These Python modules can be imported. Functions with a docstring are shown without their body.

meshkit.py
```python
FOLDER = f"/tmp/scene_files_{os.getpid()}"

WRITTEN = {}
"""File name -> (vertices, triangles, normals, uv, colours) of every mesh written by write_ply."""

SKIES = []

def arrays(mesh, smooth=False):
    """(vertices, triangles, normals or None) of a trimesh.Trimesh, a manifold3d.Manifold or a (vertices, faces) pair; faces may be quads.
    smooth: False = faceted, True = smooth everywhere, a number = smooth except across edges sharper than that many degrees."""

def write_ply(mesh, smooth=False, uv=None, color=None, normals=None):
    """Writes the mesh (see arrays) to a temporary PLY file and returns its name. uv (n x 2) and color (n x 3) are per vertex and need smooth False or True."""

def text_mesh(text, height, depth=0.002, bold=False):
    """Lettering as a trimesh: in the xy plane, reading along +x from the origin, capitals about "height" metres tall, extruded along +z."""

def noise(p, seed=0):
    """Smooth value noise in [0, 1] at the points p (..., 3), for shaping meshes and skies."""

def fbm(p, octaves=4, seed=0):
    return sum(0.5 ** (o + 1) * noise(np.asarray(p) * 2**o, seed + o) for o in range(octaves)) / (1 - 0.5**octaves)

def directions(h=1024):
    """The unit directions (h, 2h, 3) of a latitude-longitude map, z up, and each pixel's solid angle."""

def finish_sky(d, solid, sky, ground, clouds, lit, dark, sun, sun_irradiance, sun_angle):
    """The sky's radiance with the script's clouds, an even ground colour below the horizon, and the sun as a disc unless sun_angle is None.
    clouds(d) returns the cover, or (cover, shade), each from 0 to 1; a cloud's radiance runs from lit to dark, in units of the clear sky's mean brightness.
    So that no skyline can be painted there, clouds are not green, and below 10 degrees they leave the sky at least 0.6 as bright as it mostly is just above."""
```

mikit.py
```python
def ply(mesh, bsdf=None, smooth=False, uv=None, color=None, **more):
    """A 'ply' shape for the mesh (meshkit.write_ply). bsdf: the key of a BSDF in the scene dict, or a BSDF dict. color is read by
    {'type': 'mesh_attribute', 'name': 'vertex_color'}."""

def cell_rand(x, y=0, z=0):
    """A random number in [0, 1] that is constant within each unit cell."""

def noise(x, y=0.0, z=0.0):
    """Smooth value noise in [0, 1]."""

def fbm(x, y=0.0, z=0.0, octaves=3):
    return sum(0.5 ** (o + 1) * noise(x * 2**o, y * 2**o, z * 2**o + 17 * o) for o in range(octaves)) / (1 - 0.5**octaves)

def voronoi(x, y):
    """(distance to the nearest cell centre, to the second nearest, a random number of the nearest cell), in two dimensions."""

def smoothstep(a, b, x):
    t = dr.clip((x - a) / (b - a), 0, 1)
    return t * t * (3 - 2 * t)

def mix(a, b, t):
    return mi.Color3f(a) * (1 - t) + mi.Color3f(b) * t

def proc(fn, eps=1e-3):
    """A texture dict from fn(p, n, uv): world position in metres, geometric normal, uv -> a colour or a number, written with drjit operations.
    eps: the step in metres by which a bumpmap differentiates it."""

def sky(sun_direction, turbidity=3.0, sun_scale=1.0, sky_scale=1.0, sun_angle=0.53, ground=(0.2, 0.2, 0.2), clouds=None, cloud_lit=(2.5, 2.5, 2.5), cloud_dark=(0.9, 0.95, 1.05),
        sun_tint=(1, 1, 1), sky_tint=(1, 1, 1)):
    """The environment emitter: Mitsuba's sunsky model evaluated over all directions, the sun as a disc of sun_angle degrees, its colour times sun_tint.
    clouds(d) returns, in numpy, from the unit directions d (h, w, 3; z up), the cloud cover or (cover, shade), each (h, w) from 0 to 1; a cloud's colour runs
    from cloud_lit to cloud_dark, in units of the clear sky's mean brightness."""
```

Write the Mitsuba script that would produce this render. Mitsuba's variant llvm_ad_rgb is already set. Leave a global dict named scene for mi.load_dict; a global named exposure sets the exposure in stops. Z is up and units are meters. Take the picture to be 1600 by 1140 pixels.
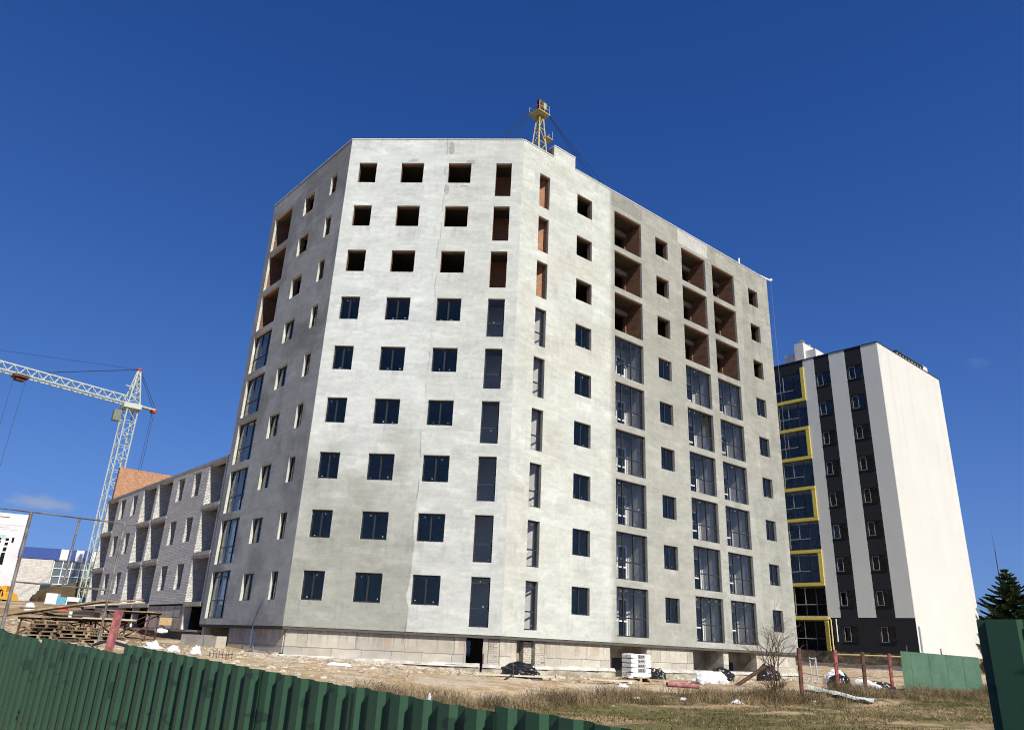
import math, random
import numpy as np, trimesh, shapely, drjit as dr, mitsuba as mi, mikit, meshkit
import manifold3d as m3
from shapely.geometry import Polygon, box as sbox
from scipy.interpolate import RBFInterpolator
from mikit import noise, fbm, cell_rand, smoothstep, mix, proc

random.seed(7); RNG = np.random.default_rng(7)
TF = mi.ScalarTransform4f
scene, labels = {}, {}

# ---------------------------------------------------------------- camera, sky, exposure
# World: metres, z up, the lens at the origin (ground about 1.7 m below it), looking along +y.
PITCH, ROLL = math.radians(20.7463), math.radians(2.6638)
FWD = np.array([0, math.cos(PITCH), math.sin(PITCH)])
UPC = np.array([0, -math.sin(PITCH), math.cos(PITCH)])
UP = math.cos(ROLL) * UPC - math.sin(ROLL) * np.array([1., 0, 0])
scene['camera'] = {'type': 'perspective', 'fov': 2 * math.degrees(math.atan(800 / 1165.85)), 'fov_axis': 'x', 'near_clip': 0.1, 'far_clip': 6000.0,
                   'to_world': TF().look_at(origin=[0, 0, 0], target=FWD.tolist(), up=UP.tolist())}
SUN_AZ, SUN_EL = math.radians(32.0), math.radians(39.0)       # azimuth from straight behind the camera towards its right
SUN = [math.sin(SUN_AZ) * math.cos(SUN_EL), -math.cos(SUN_AZ) * math.cos(SUN_EL), math.sin(SUN_EL)]


def clouds(d):
    def puff(az, el, wa, we, amount):
        a = np.degrees(np.arctan2(d[..., 0], d[..., 1])) - az
        e = np.degrees(np.arcsin(np.clip(d[..., 2], -1, 1))) - el
        n = meshkit.fbm(np.stack([a * 1.3, e * 3.2, e * 0 + az], -1), 5)
        r = np.sqrt((a / wa) ** 2 + (e / np.where(e > 0, we, we * .55)) ** 2)
        return np.clip((1.0 - r) * 1.4 + (n - .5) * 1.8, 0, 1) * amount
    c = np.zeros(d.shape[:2])
    for a in ((-31.6, 7.3, 2.3, .8, .75), (-30.2, 7.35, 1.5, .6, .6), (33.8, 18.9, 1.4, .7, .13), (32.8, 17.6, 1.1, .5, .07), (36, 7.0, 7, 1.6, .16), (35, 10.5, 5, 1.0, .08)):
        c = np.maximum(c, puff(*a))
    veil = .42 * np.exp(-np.degrees(np.arcsin(np.clip(d[..., 2], 0, 1))) / 10)           # thin even haze towards the horizon, all round
    return np.maximum(c, veil), np.full(c.shape, .35)


scene['sky'] = mikit.sky(SUN, turbidity=2.0, sun_scale=1.5, sky_scale=0.65, sky_tint=(.40, .86, 1.74), sun_tint=(.91, 1.04, 1.22), ground=(.2, .18, .15), clouds=clouds,
                         cloud_lit=(2.3, 2.7, 3.6), cloud_dark=(1.5, 1.7, 2.3))
exposure = 1.5


# ---------------------------------------------------------------- helpers
def num(key):
    if key not in USED:
        USED.add(key); return key
    k = 1
    while f'{key}_{k:03d}' in USED: k += 1
    USED.add(f'{key}_{k:03d}'); return f'{key}_{k:03d}'


USED = set()


def thing(name, label, cat, group=None):
    key = num(name); labels[key] = {'label': label, 'category': cat}
    if group: labels[key]['group'] = group
    return key


def put(key, mesh, bsdf, smooth=False, **more):
    if hasattr(mesh, 'build'): mesh = mesh.build()
    scene[key] = mikit.ply(mesh, bsdf, smooth=smooth, **more)
    return key


def part(parent, name, mesh, bsdf, smooth=False, label=None, kind=None):
    key = num(f'{parent}__{name}')
    put(key, mesh, bsdf, smooth)
    if label or kind:
        labels[key] = {}
        if label: labels[key]['label'] = label
        if kind: labels[key]['kind'] = kind
    return key


def struct(name, mesh, bsdf, label=None, smooth=False, kind='structure'):
    key = num(name); put(key, mesh, bsdf, smooth)
    labels[key] = {'kind': kind}
    if label: labels[key]['label'] = label
    return key


BOXF = np.array([[0, 3, 2], [0, 2, 1], [4, 5, 6], [4, 6, 7], [0, 1, 5], [0, 5, 4], [1, 2, 6], [1, 6, 5], [2, 3, 7], [2, 7, 6], [3, 0, 4], [3, 4, 7]])


class MB:
    """Collects boxes, bars, tubes and meshes and joins them into one mesh."""
    def __init__(self): self.v, self.f, self.n = [], [], 0

    def add(self, v, f):
        v = np.asarray(v, float); f = np.asarray(f, int)
        self.v.append(v); self.f.append(f + self.n); self.n += len(v); return self

    def mesh(self, m): return self.add(m.vertices, m.faces)

    def hexa(self, c):                                   # c: 4 corners of one end in order, then the 4 of the other
        c = np.asarray(c, float); flip = np.dot(np.cross(c[1] - c[0], c[3] - c[0]), c[4] - c[0]) < 0
        return self.add(c, BOXF[:, ::-1] if flip else BOXF)

    def box(self, c, size, rot=0.0, tilt=None):
        x, y, z = np.array(size) / 2
        v = np.array([[-x, -y, -z], [x, -y, -z], [x, y, -z], [-x, y, -z], [-x, -y, z], [x, -y, z], [x, y, z], [-x, y, z]])
        if tilt is not None: v = v @ np.asarray(tilt).T
        cr, sr = math.cos(rot), math.sin(rot)
        v = v @ np.array([[cr, sr, 0], [-sr, cr, 0], [0, 0, 1]])
        return self.hexa(v + np.asarray(c, float))

    def bar(self, p, q, w, h=None):
        p, q = np.asarray(p, float), np.asarray(q, float); h = h or w
        t = q - p; t /= np.linalg.norm(t)
        a = np.cross(t, [0, 0, 1.0] if abs(t[2]) < .95 else [1.0, 0, 0]); a /= np.linalg.norm(a); b = np.cross(a, t)
        o = [a * sx * w / 2 + b * sy * h / 2 for sx, sy in ((-1, -1), (1, -1), (1, 1), (-1, 1))]
        return self.hexa(np.array([p + k for k in o] + [q + k for k in o]))

    def tube(self, p, q, r0, r1=None, sides=6, caps=True):
        p, q = np.asarray(p, float), np.asarray(q, float); r1 = r0 if r1 is None else r1
        t = q - p; t /= np.linalg.norm(t)
        a = np.cross(t, [0, 0, 1.0] if abs(t[2]) < .95 else [1.0, 0, 0]); a /= np.linalg.norm(a); b = np.cross(t, a)
        an = np.arange(sides) * 2 * math.pi / sides
        ring = np.cos(an)[:, None] * a + np.sin(an)[:, None] * b
        v = np.vstack([p + ring * r0, q + ring * r1, [p], [q]])
        i = np.arange(sides); j = (i + 1) % sides
        f = np.vstack([np.stack([i, j, j + sides], 1), np.stack([i, j + sides, i + sides], 1)])
        if caps: f = np.vstack([f, np.stack([j, i, i * 0 + 2 * sides], 1), np.stack([i + sides, j + sides, i * 0 + 2 * sides + 1], 1)])
        return self.add(v, f)

    def path(self, pts, r, sides=6):
        pts = [np.asarray(p, float) for p in pts]
        for a, b in zip(pts[:-1], pts[1:]): self.tube(a, b, r, r, sides)
        return self

    def build(self): return trimesh.Trimesh(np.vstack(self.v), np.vstack(self.f), process=False)


class Face:
    """A facade plane: origin, direction u along it, n outwards; P(s, d, z)."""
    def __init__(self, o, u):
        self.o = np.array([o[0], o[1], 0.0]); self.u = np.array([u[0], u[1], 0.0]); self.u /= np.linalg.norm(self.u)
        self.n = np.array([self.u[1], -self.u[0], 0.0])

    def P(self, s, d, z): return self.o + self.u * s + self.n * d + np.array([0, 0, z])

    def box(self, mb, s0, s1, d0, d1, z0, z1):
        return mb.hexa(np.array([self.P(s0, d1, z0), self.P(s1, d1, z0), self.P(s1, d0, z0), self.P(s0, d0, z0), self.P(s0, d1, z1), self.P(s1, d1, z1), self.P(s1, d0, z1), self.P(s0, d0, z1)]))

    def slab(self, poly, d0, d1):
        """A polygon in (s, z) as a plate from d0 (in) to d1 (out)."""
        m = trimesh.creation.extrude_polygon(poly, d1 - d0, engine='earcut'); v = m.vertices
        return trimesh.Trimesh(self.o + v[:, :1] * self.u + v[:, 1:2] * [0, 0, 1] + (v[:, 2:] + d0) * self.n, m.faces, process=False)

    def rect(self, s0, s1, z0, z1, d): return (np.array([self.P(s0, d, z0), self.P(s1, d, z0), self.P(s1, d, z1), self.P(s0, d, z1)]), np.array([[0, 1, 2], [0, 2, 3]]))


def rough_block(c, size, rot=0, amp=.02, res=4, seed=0):
    """A box with subdivided, noise-worn faces."""
    m = trimesh.creation.box(size)
    for _ in range(res): m = m.subdivide()
    v = m.vertices + (np.stack([meshkit.fbm(m.vertices * 3.1 + 7 * k, 3, seed + k) for k in range(3)], -1) - .5) * 2 * amp
    cr, sr = math.cos(rot), math.sin(rot)
    return trimesh.Trimesh(v @ np.array([[cr, sr, 0], [-sr, cr, 0], [0, 0, 1]]) + np.asarray(c), m.faces, process=False)


def lump(c, size, seed=0, amp=.25, fold=.06, sub=4, rot=0.0, flat=.25):
    """A slumped bag or heap: a squashed sphere with folds, flat underneath."""
    m = trimesh.creation.icosphere(sub); v = m.vertices.copy()
    a = meshkit.fbm(v * 1.4 + seed * 3.7, 3, seed) - .5
    r = np.abs(meshkit.fbm(v * np.array([1.9, 1.9, 1.1]) + seed, 2, seed + 9) - .5)
    v *= (1 + 2 * amp * a - 2 * fold * (1 - 4 * r))[:, None]
    v[:, 2] = np.where(v[:, 2] < -flat, -flat + (v[:, 2] + flat) * .08, v[:, 2])
    v[:, 2] += flat
    cr, sr = math.cos(rot), math.sin(rot)
    v = v * np.array(size) / np.array([2, 2, 1 + flat])
    return trimesh.Trimesh(v @ np.array([[cr, sr, 0], [-sr, cr, 0], [0, 0, 1]]) + np.asarray(c), m.faces, process=False)


# ---------------------------------------------------------------- the lay of the buildings
C0, C1, C2, C3 = (-17.52, 46.307), (-10.470, 38.292), (0.112, 37.583), (20.334, 53.940)
FL = Face(C0, np.subtract(C1, C0)); FF = Face(C1, np.subtract(C2, C1)); FR = Face(C2, np.subtract(C3, C2))
LEN = [float(np.hypot(*np.subtract(b, a))) for a, b in ((C0, C1), (C1, C2), (C2, C3))]
ZB, ZT, STOREY = 0.5207, 28.865, 3.0
WL = Face((-19.309 - .6561 * 24.3, 48.50 + .7547 * 24.3), (.6561, -.7547))          # unfinished block on the left, s from its far end, 24.3 long
WBF = Face((34.857 - .6717 * 14, 65.67 + .7408 * 14), (.6717, -.7408))             # white block, shaded side; s = 14 is its near corner
WBR = Face((34.857, 65.67), (.7668, .6418))                                       # white block, sunlit side


# ---------------------------------------------------------------- materials
def bsdf(key, d): scene[key] = d; return key


def diffuse(c): return {'type': 'diffuse', 'reflectance': c if isinstance(c, dict) else {'type': 'rgb', 'value': list(c)}}


def principled(c, rough=.6, metal=0.0, spec=.4):
    return {'type': 'principled', 'base_color': c if isinstance(c, dict) else {'type': 'rgb', 'value': list(c)}, 'roughness': rough, 'metallic': metal, 'specular': spec}


def two(d): return {'type': 'twosided', 'bsdf': d}


def bump(d, fn, scale, eps=5e-3): return {'type': 'bumpmap', 'arbitrary': proc(fn, eps), 'bsdf': d, 'scale': scale}


def along(p, n):
    """Distance along an upright surface."""
    return p.x * (-n.y) + p.y * n.x


def plaster_color(p, n, uv):
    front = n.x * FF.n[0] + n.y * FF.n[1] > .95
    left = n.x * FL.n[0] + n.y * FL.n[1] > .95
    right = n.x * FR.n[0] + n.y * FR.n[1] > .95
    sf = (p.x - C1[0]) * FF.u[0] + (p.y - C1[1]) * FF.u[1]
    sr = (p.x - C2[0]) * FR.u[0] + (p.y - C2[1]) * FR.u[1]
    z = p.z
    h = along(p, n)
    wob = (fbm(z * .9, 3.3, 0, 4) - .5) * .9 + (noise(z * 5, 1.0) - .5) * .12
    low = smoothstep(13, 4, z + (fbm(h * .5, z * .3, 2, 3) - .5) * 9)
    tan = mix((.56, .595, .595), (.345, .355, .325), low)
    pale = mi.Color3f(.525, .55, .54)
    grey = mix((.37, .375, .345), (.33, .33, .30), smoothstep(8, 20, z))
    edge = smoothstep(5.92, 6.0, sf + wob * .35)
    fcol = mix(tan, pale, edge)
    lowr = smoothstep(.35, .65, fbm(h * .45 + 9, z * .5, 5, 3))
    rcol = mix(mix(pale * mi.Color3f(1.0, 1.0, .965), mi.Color3f(.48, .475, .43), lowr * .55), grey, smoothstep(7.3, 7.9, sr + wob * .25))
    # fresher render around the loggia columns and one damp strip below the parapet
    rcol = dr.select((sr > 7.6 + wob * .1) & (sr < 10.75) & (z > 27.75) & (z < 28.7), rcol * .82, rcol)
    rcol = dr.select((sr > 14.6) & (sr < 18.1 + wob * .2) & (z > 27.7), mix(rcol, (.56, .57, .56), .7), rcol)
    rcol = mix(rcol, rcol * .88, smoothstep(.50, .62, fbm(h * .8, z * .16, 8, 4)) * smoothstep(14, 20, sr))
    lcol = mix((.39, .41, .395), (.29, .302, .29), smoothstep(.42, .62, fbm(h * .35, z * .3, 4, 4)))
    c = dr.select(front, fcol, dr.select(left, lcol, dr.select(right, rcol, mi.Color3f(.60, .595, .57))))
    # trowelled lifts: soft rectangular patches, sideways strokes, fine grain
    r1 = cell_rand(dr.floor(h / 1.3 + .4 * cell_rand(dr.floor(z / .75), 3)), dr.floor(z / .75), 5)
    r2 = fbm(h * .55, z * 1.3, 1, 4)
    r3 = fbm(h * 1.6, z * 7.0, 2, 3)
    r4 = fbm(h * 9, z * 11, 3, 2)
    m = 1 + (r1 - .5) * .09 + (r2 - .5) * .20 + (r3 - .5) * .20 + (r4 - .5) * .14
    pale_scuff = smoothstep(.60, .72, fbm(h * .9 + 40, z * 1.9, 7, 4))
    blot = smoothstep(.52, .60, fbm(h * 1.1 + 3, z * 1.5, 11, 4)) * smoothstep(.4, .6, fbm(h * .2, z * .2, 12, 2))
    lift = smoothstep(.05, .0, dr.abs(z / 1.5 - dr.floor(z / 1.5 + .5) + (fbm(h * .8, 4.0, 0, 3) - .5) * .06)) * smoothstep(.45, .6, fbm(h * .5, z * .3, 25, 2))
    m = m * (1 - .05 * lift)
    r5 = fbm(h * 4.2, z * 5.5, 21, 3); zz = z - ZB - STOREY * dr.floor((z - ZB) / STOREY)
    drip = smoothstep(.56, .75, fbm(h * 5.5, z * .22, 23, 3)) * smoothstep(.15, 1.15, zz) * smoothstep(1.35, 1.2, zz)
    m = m * (1 + (r5 - .5) * .14) * (1 - .10 * drip)
    m = m * (1 + .09 * pale_scuff) * (1 - .05 * blot)
    c = c * m
    # construction joint on the front: a ragged dark line
    line = smoothstep(.055, .0, dr.abs(sf - 5.93 + wob * .32)) * smoothstep(.42, .6, fbm(z * 1.5, 7.0, 0, 3))
    c = dr.select(front, c * (1 - .35 * line), c)
    crack = smoothstep(.025, .0, dr.abs(z - 23.35 - (fbm(sf * .9, 2.0, 0, 3) - .5) * .35)) * smoothstep(1.0, 2.0, sf) * smoothstep(6.2, 4.5, sf)
    c = dr.select(front, c * (1 - .3 * crack), c)
    # repair patches near the top windows
    for s0, z0, a, b in ((7.45, 27.22, .33, .2), (3.95, 27.35, .28, .12), (6.2, 28.2, .16, .5), (6.12, 25.3, .13, .35), (7.2, 25.55, .25, .07)):
        q = dr.sqrt(dr.square((sf - s0) / a) + dr.square((z - z0) / b)) + (fbm(sf * 5, z * 5, 4, 3) - .5) * .8
        c = dr.select(front & (q < 1), c * .72, c)
    return c


def brick_fn(base, vary, mortar, w=.26, hgt=.077, depth=.012):
    def cell(p, n):
        row = dr.floor(p.z / hgt)
        h = along(p, n) / w + .5 * (row - 2 * dr.floor(row / 2)) + .13 * cell_rand(row, 5)
        fx, fz = h - dr.floor(h), p.z / hgt - row
        joint = dr.maximum(smoothstep(.06, .015, dr.minimum(fx, 1 - fx)), smoothstep(.18, .05, dr.minimum(fz, 1 - fz)))
        return row, dr.floor(h), joint

    def color(p, n, uv):
        row, col, joint = cell(p, n)
        r = cell_rand(row, col, 3)
        c = mix(base, vary, r) * (.85 + .3 * fbm(p.x * 4 + p.y * 4, p.z * 4, 1, 3))
        return mix(c, mortar, joint * (.6 + .4 * cell_rand(row, col, 9)))

    def height(p, n, uv):
        row, col, joint = cell(p, n)
        return depth * ((1 - joint) + .5 * cell_rand(row, col, 11) + .35 * fbm(p.x * 9 + p.y * 9, p.z * 9, 3, 2))
    return color, height


def brick(key, *a, bumpy=True, **k):
    c, h = brick_fn(*a, **k)
    d = diffuse(proc(c))
    return bsdf(key, bump(d, h, 1.0, .006) if bumpy else d)


def mottled(c, amount=.25, scale=2.0, tint=(1, 1, 1), seed=0.0, lowstain=0.0):
    c = np.array(c, float)

    def fn(p, n, uv):
        a = fbm(p.x * scale + seed, p.y * scale, p.z * scale, 4)
        b = fbm(p.x * scale * 6, p.y * scale * 6 + seed, p.z * scale * 6, 2)
        return mix((c * np.array(tint)).tolist(), c.tolist(), smoothstep(.35, .65, a)) * (1 + (a - .5) * amount + (b - .5) * amount * .7)
    return proc(fn)


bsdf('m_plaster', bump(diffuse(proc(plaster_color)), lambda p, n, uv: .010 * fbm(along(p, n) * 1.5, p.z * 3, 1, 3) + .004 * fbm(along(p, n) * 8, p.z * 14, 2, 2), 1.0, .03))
brick('m_brick', (.16, .074, .047), (.27, .145, .095), (.20, .165, .135), depth=.010)
brick('m_brick_pale', (.42, .185, .10), (.52, .29, .18), (.40, .32, .26), depth=.008)
brick('m_silicate', (.55, .555, .55), (.72, .715, .68), (.29, .285, .275), hgt=.10, depth=.026)
brick('m_silicate_shaded', (.13, .13, .125), (.19, .19, .18), (.08, .08, .075), hgt=.10)  # same silicate brick, with the deep shade of loggias and rooms in its colour
bsdf('m_concrete', diffuse(mottled((.36, .35, .33), .35, 1.3, (.86, .84, .8))))
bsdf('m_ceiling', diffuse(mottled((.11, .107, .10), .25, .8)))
bsdf('m_render', diffuse(mottled((.40, .40, .39), .2, .9)))
brick('m_brick_shaded', (.085, .038, .027), (.13, .065, .045), (.09, .075, .065))  # same brick as the upper walls, room darkness painted into its colour
bsdf('m_limewash', diffuse(mottled((.52, .515, .50), .2, .8)))
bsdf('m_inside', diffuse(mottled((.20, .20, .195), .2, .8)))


def block_color(c, seed):
    c = np.array(c)

    def fn(p, n, uv):
        h = along(p, n)
        drip = smoothstep(.52, .72, fbm(h * 9 + seed, p.z * .8, 1, 3)) * smoothstep(-.55, .35, p.z)
        rust = smoothstep(.66, .74, fbm(h * 2.6 + seed * 3, p.z * .4 + 5, 2, 3)) * .5
        a = fbm(h * 2.0, p.z * 3, 3 + seed, 4)
        q = mix(mi.Color3f(*c.tolist()) * (1 + (a - .5) * .34), (c * [.62, .60, .56]).tolist(), drip * .6)
        return mix(q, (.36, .24, .14), rust * smoothstep(-.5, .2, p.z))
    return proc(fn)


for i, c in enumerate(((.47, .44, .38), (.52, .49, .43), (.43, .41, .37))):
    bsdf(f'm_block_{i}', bump(diffuse(block_color(c, 3.1 * i)), lambda p, n, uv: .01 * fbm(p.x * 6 + p.y * 6, p.z * 6, 2, 3), 1.0, .02))
bsdf('m_spill', diffuse(mottled((.62, .60, .56), .35, 3.0, (.75, .74, .72))))
bsdf('m_footing', bump(diffuse(mottled((.43, .40, .34), .5, 1.6, (.72, .70, .66))), lambda p, n, uv: .02 * fbm(p.x * 5, p.y * 5, p.z * 5, 3), 1.0, .02))
bsdf('m_bitumen', principled(mottled((.035, .035, .037), .3, 2), .6))
bsdf('m_frame', principled((.028, .031, .036), .45))
bsdf('m_pvc', principled((.78, .79, .80), .35))
bsdf('m_sash', principled((.42, .43, .44), .4))
bsdf('m_glass', {'type': 'thindielectric', 'int_ior': 1.46, 'specular_reflectance': {'type': 'rgb', 'value': [1.0, .93, .80]}})
bsdf('m_cap', principled((.62, .62, .60), .5))
bsdf('m_sticker', diffuse((.85, .85, .85)))


def white_wall(p, n, uv):
    h = along(p, n); z = p.z
    j = smoothstep(.03, .0, dr.abs((z - 1.0) / 3 - dr.floor((z - 1.0) / 3 + .5)) * 3) * .03
    streak = smoothstep(.55, .75, fbm(h * 1.6, z * .06, 3, 3)) * smoothstep(-6, 2, z - 24 + 10 * fbm(h * .8, 2.0, 1, 2))
    return mi.Color3f(.575, .575, .55) * (1 - j - .05 * streak + (fbm(h * .5, z * .4, 7, 4) - .5) * .07)


bsdf('m_white', principled(proc(white_wall), .8, spec=.2))
bsdf('m_wgrey', principled(mottled((.60, .62, .585), .06, .8), .8, spec=.2))
bsdf('m_wdark', principled(mottled((.020, .022, .026), .2, 1.0), .75, spec=.2))
bsdf('m_yellow', principled(mottled((.60, .50, .10), .1, 1.0), .6))
bsdf('m_gaspipe', principled((.70, .60, .30), .5))
bsdf('m_crane', principled(mottled((.46, .51, .45), .25, 2.0), .5))
bsdf('m_ycrane', principled(mottled((.42, .37, .17), .35, 2.0), .55))
bsdf('m_rust', principled(mottled((.13, .055, .035), .5, 4.0, (.6, .7, .8)), .7))
bsdf('m_redpaint', principled(mottled((.33, .09, .075), .55, 5.0, (.62, .55, .6)), .55))
bsdf('m_pinkpost', principled(mottled((.42, .16, .16), .4, 6.0, (.7, .6, .6)), .6))
bsdf('m_steel', principled(mottled((.22, .215, .21), .4, 4.0, (.7, .62, .55)), .5, .3))
bsdf('m_galv', principled(mottled((.45, .46, .47), .3, 3.0), .4, .5))
bsdf('m_cable', principled((.03, .035, .045), .6))
bsdf('m_redpart', principled((.38, .05, .05), .5))
bsdf('m_rubber', diffuse((.02, .02, .02)))
bsdf('m_black_film', principled((.012, .012, .014), .28, spec=.6))
bsdf('m_white_film', principled(mottled((.74, .75, .76), .15, 3.0), .35))
bsdf('m_ink', diffuse((.05, .05, .055)))
bsdf('m_wood', diffuse(mottled((.42, .33, .22), .5, 3.0, (.72, .68, .66))))
bsdf('m_oldwood', diffuse(mottled((.22, .17, .12), .6, 3.0, (.6, .6, .62))))
bsdf('m_pale_wood', diffuse(mottled((.62, .56, .45), .3, 3.0)))


def fence_color(p, n, uv):
    a = fbm(p.x * 2.2, p.y * 2.2, p.z * 1.4, 4)
    scuff = smoothstep(.66, .72, fbm(p.x * 5 + 3, p.y * 5, p.z * 8, 3))
    c = mix((.023, .066, .039), (.030, .082, .049), a)
    return mix(c, (.010, .028, .022), scuff * .7) * (.9 + .2 * fbm(p.x * 20, p.y * 20, p.z * 3, 2))


bsdf('m_fence', two({**principled(proc(fence_color), .42, spec=.35)}))
bsdf('m_fence_pale', two(principled(mottled((.085, .155, .105), .3, 1.2, (.85, .95, .9)), .5)))
bsdf('m_dryblade', two(diffuse(mottled((.27, .21, .13), .8, 1.3, (.5, .49, .46)))))
bsdf('m_greenblade', two(diffuse(mottled((.075, .09, .03), .6, 1.0, (1.7, 1.3, 1.2)))))
bsdf('m_twig', diffuse((.13, .095, .07)))
bsdf('m_bark', diffuse(mottled((.10, .075, .055), .5, 6.0)))
bsdf('m_needle', two(diffuse(mottled((.034, .052, .028), .6, 1.2, (1.7, 1.6, 1.2)))))
bsdf('m_browntree', two(diffuse(mottled((.10, .075, .045), .5, 1.2))))
bsdf('m_stone', diffuse(mottled((.50, .45, .37), .6, 2.0, (.75, .72, .7))))
bsdf('m_bluepanel', principled((.045, .085, .30), .5))
bsdf('m_hallwhite', principled((.75, .76, .76), .6))
bsdf('m_hallglass', principled((.13, .16, .18), .15))
brick('m_hallbrick', (.55, .53, .50), (.66, .63, .58), (.45, .43, .40), w=.4, hgt=.2, bumpy=False)
bsdf('m_banner', two(diffuse(mottled((.78, .78, .79), .1, 2.0))))
bsdf('m_print_sky', two(diffuse((.45, .65, .72)))); bsdf('m_print_beige', two(diffuse((.42, .38, .22)))); bsdf('m_print_red', two(diffuse((.14, .03, .02)))); bsdf('m_print_black', two(diffuse((.015, .02, .02)))); bsdf('m_print_grey', two(diffuse((.55, .53, .56))))
bsdf('m_cabgrey', principled((.16, .19, .15), .4)); bsdf('m_loader', principled((.62, .33, .04), .5)); bsdf('m_tractor', principled((.06, .13, .09), .5)); bsdf('m_cabglass', principled((.03, .05, .055), .1)); bsdf('m_bluebox', principled((.10, .35, .52), .6)); bsdf('m_red', principled((.55, .03, .03), .5))
bsdf('m_blue_hose', principled((.05, .10, .24), .5)); bsdf('m_cardboard', diffuse((.46, .33, .18)))


BERM = np.array([[-30, 5], [-1.4, 25], [5.6, 32.2], [11.2, 34.6], [14.4, 35.6], [20.3, 41.8], [28, 47], [60, 70]])


def berm_y(x):
    out = mi.Float(0) + float(BERM[0, 1])
    for (xa, ya), (xb, yb) in zip(BERM[:-1].tolist(), BERM[1:].tolist()): out = dr.select(x > xa, ya + (x - xa) * (yb - ya) / (xb - xa), out)
    return out


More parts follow.
